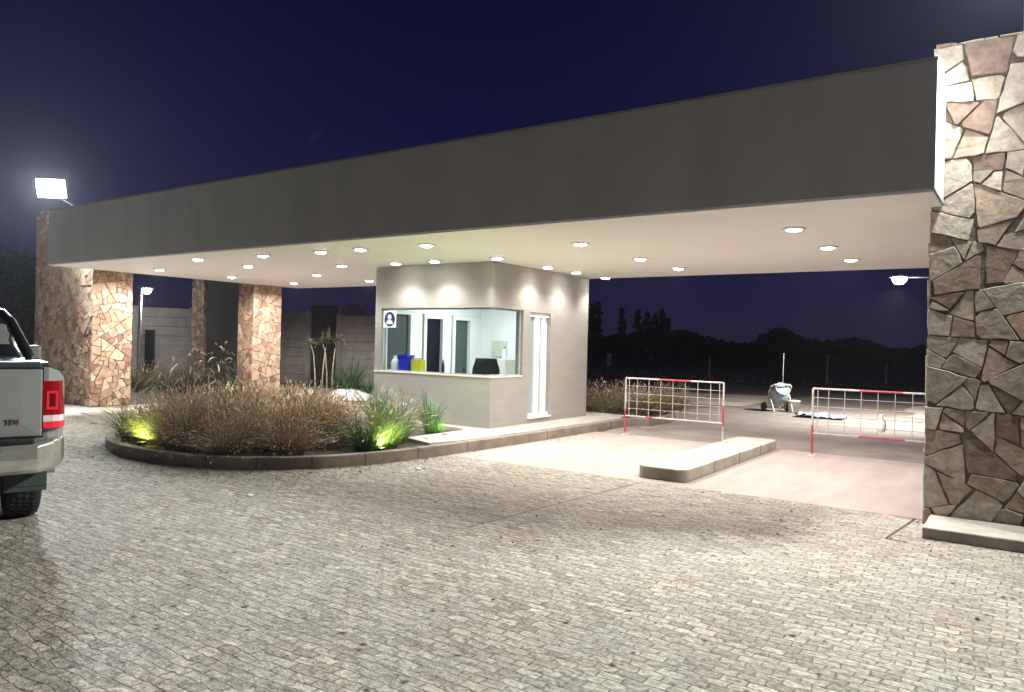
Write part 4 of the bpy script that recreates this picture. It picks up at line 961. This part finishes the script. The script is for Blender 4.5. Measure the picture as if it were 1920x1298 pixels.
# rear bumper
bm = B()
def bsec(x, y0, z0, z1): return [(x, y0+.02, z0), (x, y0, z0+.03), (x, y0-.005, (z0+z1)/2), (x, y0, z1-.02), (x, y0+.02, z1), (x, y0+.22, z1), (x, y0+.22, z0)]
xl = [(-.0, .13, .60, .79), (-.03, .04, .57, .79), (-.09, -.05, .555, .79), (-.2, -.11, .545, .765), (-.45, -.13, .545, .76), (-Wc, -.135, .545, .74)]
full = xl + [(-W_-x, a_, b__, c__) for x, a_, b__, c__ in reversed(xl[:-1])]
xs(bm, [bsec(*q) for q in full]); obj('rear_bumper', bm, chrome, pk, smooth=False, bevel=.01)
bm = B(); box(bm, -W_+.22, -.22, -.10, .10, .768, .80); obj('bumper_step', bm, black, pk, bevel=.008)
# sports bar
bm = B()
for s in (-1, 1):
    q = lambda x, y, z: (-Wc+s*x, y, z)
    tube(bm, [q(.80, .75, 1.36), q(.76, 1.10, 1.50), q(.70, 1.40, 1.68), q(.64, 1.55, 1.76), q(.5, 1.60, 1.80), q(.0, 1.62, 1.815)], .04, 10)
    tube(bm, [q(.80, 1.45, 1.36), q(.70, 1.52, 1.70)], .03, 8)
obj('sports_bar', bm, black, pk, smooth=True)
bm = B()
for s in (-1, 1):
    bm = B(); tube(bm, [(-Wc+s*.76, 1.25, 1.37), (-Wc+s*.70, 1.38, 1.52), (-Wc+s*.71, 1.40, 1.60)], .022, 8); tube(bm, [(-Wc+s*.72, 1.40, 1.60), (-Wc+s*.70, 1.43, 1.64)], .04, 10)
    obj('bar_trim', bm, mat('bar_chrome', (.8, .8, .8), .15, .9), pk, smooth=True)
# wheels, mudflaps, underside
def wheel(x, y, s):
    Mw = Matrix.Translation((x, y, .385)) @ Matrix.Rotation(R(90), 4, 'Y')
    bm = B(); lathe(bm, [(.24, -.11), (.33, -.13), (.372, -.115), (.385, -.08), (.385, .08), (.372, .115), (.33, .13), (.24, .11)], 48, M=Mw)
    for k in range(48):
        a = 2*math.pi*k/48
        for j, xx in enumerate((-.075, -.025, .025, .075)):
            c_ = Mw @ Vector((.388*math.cos(a+j*.03), .388*math.sin(a+j*.03), xx)); mm = Matrix.Translation(c_) @ Matrix.Rotation(-a, 4, 'X')
            vs = box(bm, -.018, .018, -.012, .012, -.006, .006)
            t_ = Vector((0, -math.sin(a), -math.cos(a)))
            rad = (c_-Vector((x, y, .385))); rad.x = 0; rad.normalize(); tan = Vector((1, 0, 0)).cross(rad)
            for v in vs: v.co = c_ + Vector((1, 0, 0))*v.co.x + tan*v.co.y + rad*v.co.z
    wo = obj('wheel', bm, rubber, pk)
    bm = B(); lathe(bm, [(.235, .1*s), (.225, .07*s), (.06, .09*s), (.0001, .095*s)], 32, M=Mw)
    obj('rim', bm, steel, wo, smooth=True)
wheel(-.20, 1.12, 1); wheel(-W_+.20, 1.12, -1); wheel(-.20, 4.22, 1); wheel(-W_+.20, 4.22, -1)
flap = mat('mudflap_rubber', (.035, .055, .055), .6)
for x0 in (-.36, -W_+.06):
    bm = B(); box(bm, x0, x0+.30, .60, .615, .29, .62); box(bm, x0+.01, x0+.29, .594, .5995, .33, .345); obj('mudflap', bm, flap, pk, bevel=.004)
bm = B(); box(bm, -1.35, -.55, .3, 4.9, .38, .54); box(bm, -1.55, -.4, 1.04, 1.2, .3, .45); tube(bm, [(-1.5, .25, .42), (-1.5, 1.5, .42)], .035); box(bm, -W_+.1, -.1, .5, 5.0, .50, .60); obj('chassis', bm, black, pk)
bm = B()
for s in (1, -1):
    xx = -.22 if s > 0 else -W_+.02
    box(bm, xx, xx+.2, 5.1, 5.225, .8, .98)
obj('headlight', bm, clr, pk, bevel=.02)
for s in (-1, 1):
    bm = B(); c = -Wc+s*1.05; box(bm, c-.1, c+.1, 3.5, 3.62, 1.24, 1.44); obj('mirror', bm, paint, pk, bevel=.03)

# loose litter on the paving
bm = B(); rg = random.Random(21)
for k in range(900):
    if rg.random() < .45: i = rg.randrange(0, 60); x = isl[i][0]+rg.gauss(0, .25); y = isl[i][1]-abs(rg.gauss(0, .35))-.03
    else: x = rg.uniform(-12, 4); y = rg.uniform(-2, 8)
    s = rg.uniform(.006, .019) if y < 4.5 else rg.uniform(.01, .024); a = rg.uniform(0, 6.28); u = Vector((math.cos(a), math.sin(a), rg.uniform(-.2, .3)))*s; v = Vector((-math.sin(a), math.cos(a), rg.uniform(-.2, .3)))*s*.5; p = Vector((x, y, .008))
    m_ = p+Vector((0, 0, s*.4)); q = [bm.verts.new(c_) for c_ in (p+u, p+v, p-u, p-v)]; m_ = bm.verts.new(m_)
    for j in range(4): bm.faces.new((q[j], q[(j+1) % 4], m_))
tag(obj('leaf_litter', bm, mat('dead_leaf', (.10, .07, .045), .9, vs=9, col2=(.04, .03, .02), island=.5)), 'small dead leaves and grit scattered over the paving and along the kerb', 'leaf litter', kind='stuff')
for (x, y, s, lb) in ((-6.4, 4.7, .03, 'tiny white scrap of litter on the paving left of the centre'), (-6.2, 7.0, .035, 'tiny white scrap of litter on the paving by the curved kerb')):
    bm = B(); bmesh.ops.create_icosphere(bm, subdivisions=2, radius=s)
    for v in bm.verts: v.co *= 1+.4*noise.noise(v.co*60); v.co.z *= .5
    tag(obj('paper_scrap', bm, white_m, loc=(x, y, s*.3)), lb, 'litter')

# ------------------------------------------------------------ thin haze volume added to give the lamps halos
bm = B(); box(bm, -90, 60, -30, 130, -1.0, 14)
hm = bpy.data.materials.new('halo_haze'); hm.use_nodes = True; ht = hm.node_tree; ht.nodes.clear()
ho = ht.nodes.new('ShaderNodeOutputMaterial'); hv = ht.nodes.new('ShaderNodeVolumePrincipled'); hv.inputs['Color'].default_value = (.9, .92, 1, 1)
hv.inputs['Density'].default_value = .00028; hv.inputs['Anisotropy'].default_value = .55; ht.links.new(hv.outputs[0], ho.inputs['Volume'])
tag(obj('haze', bm, hm), kind='stuff')
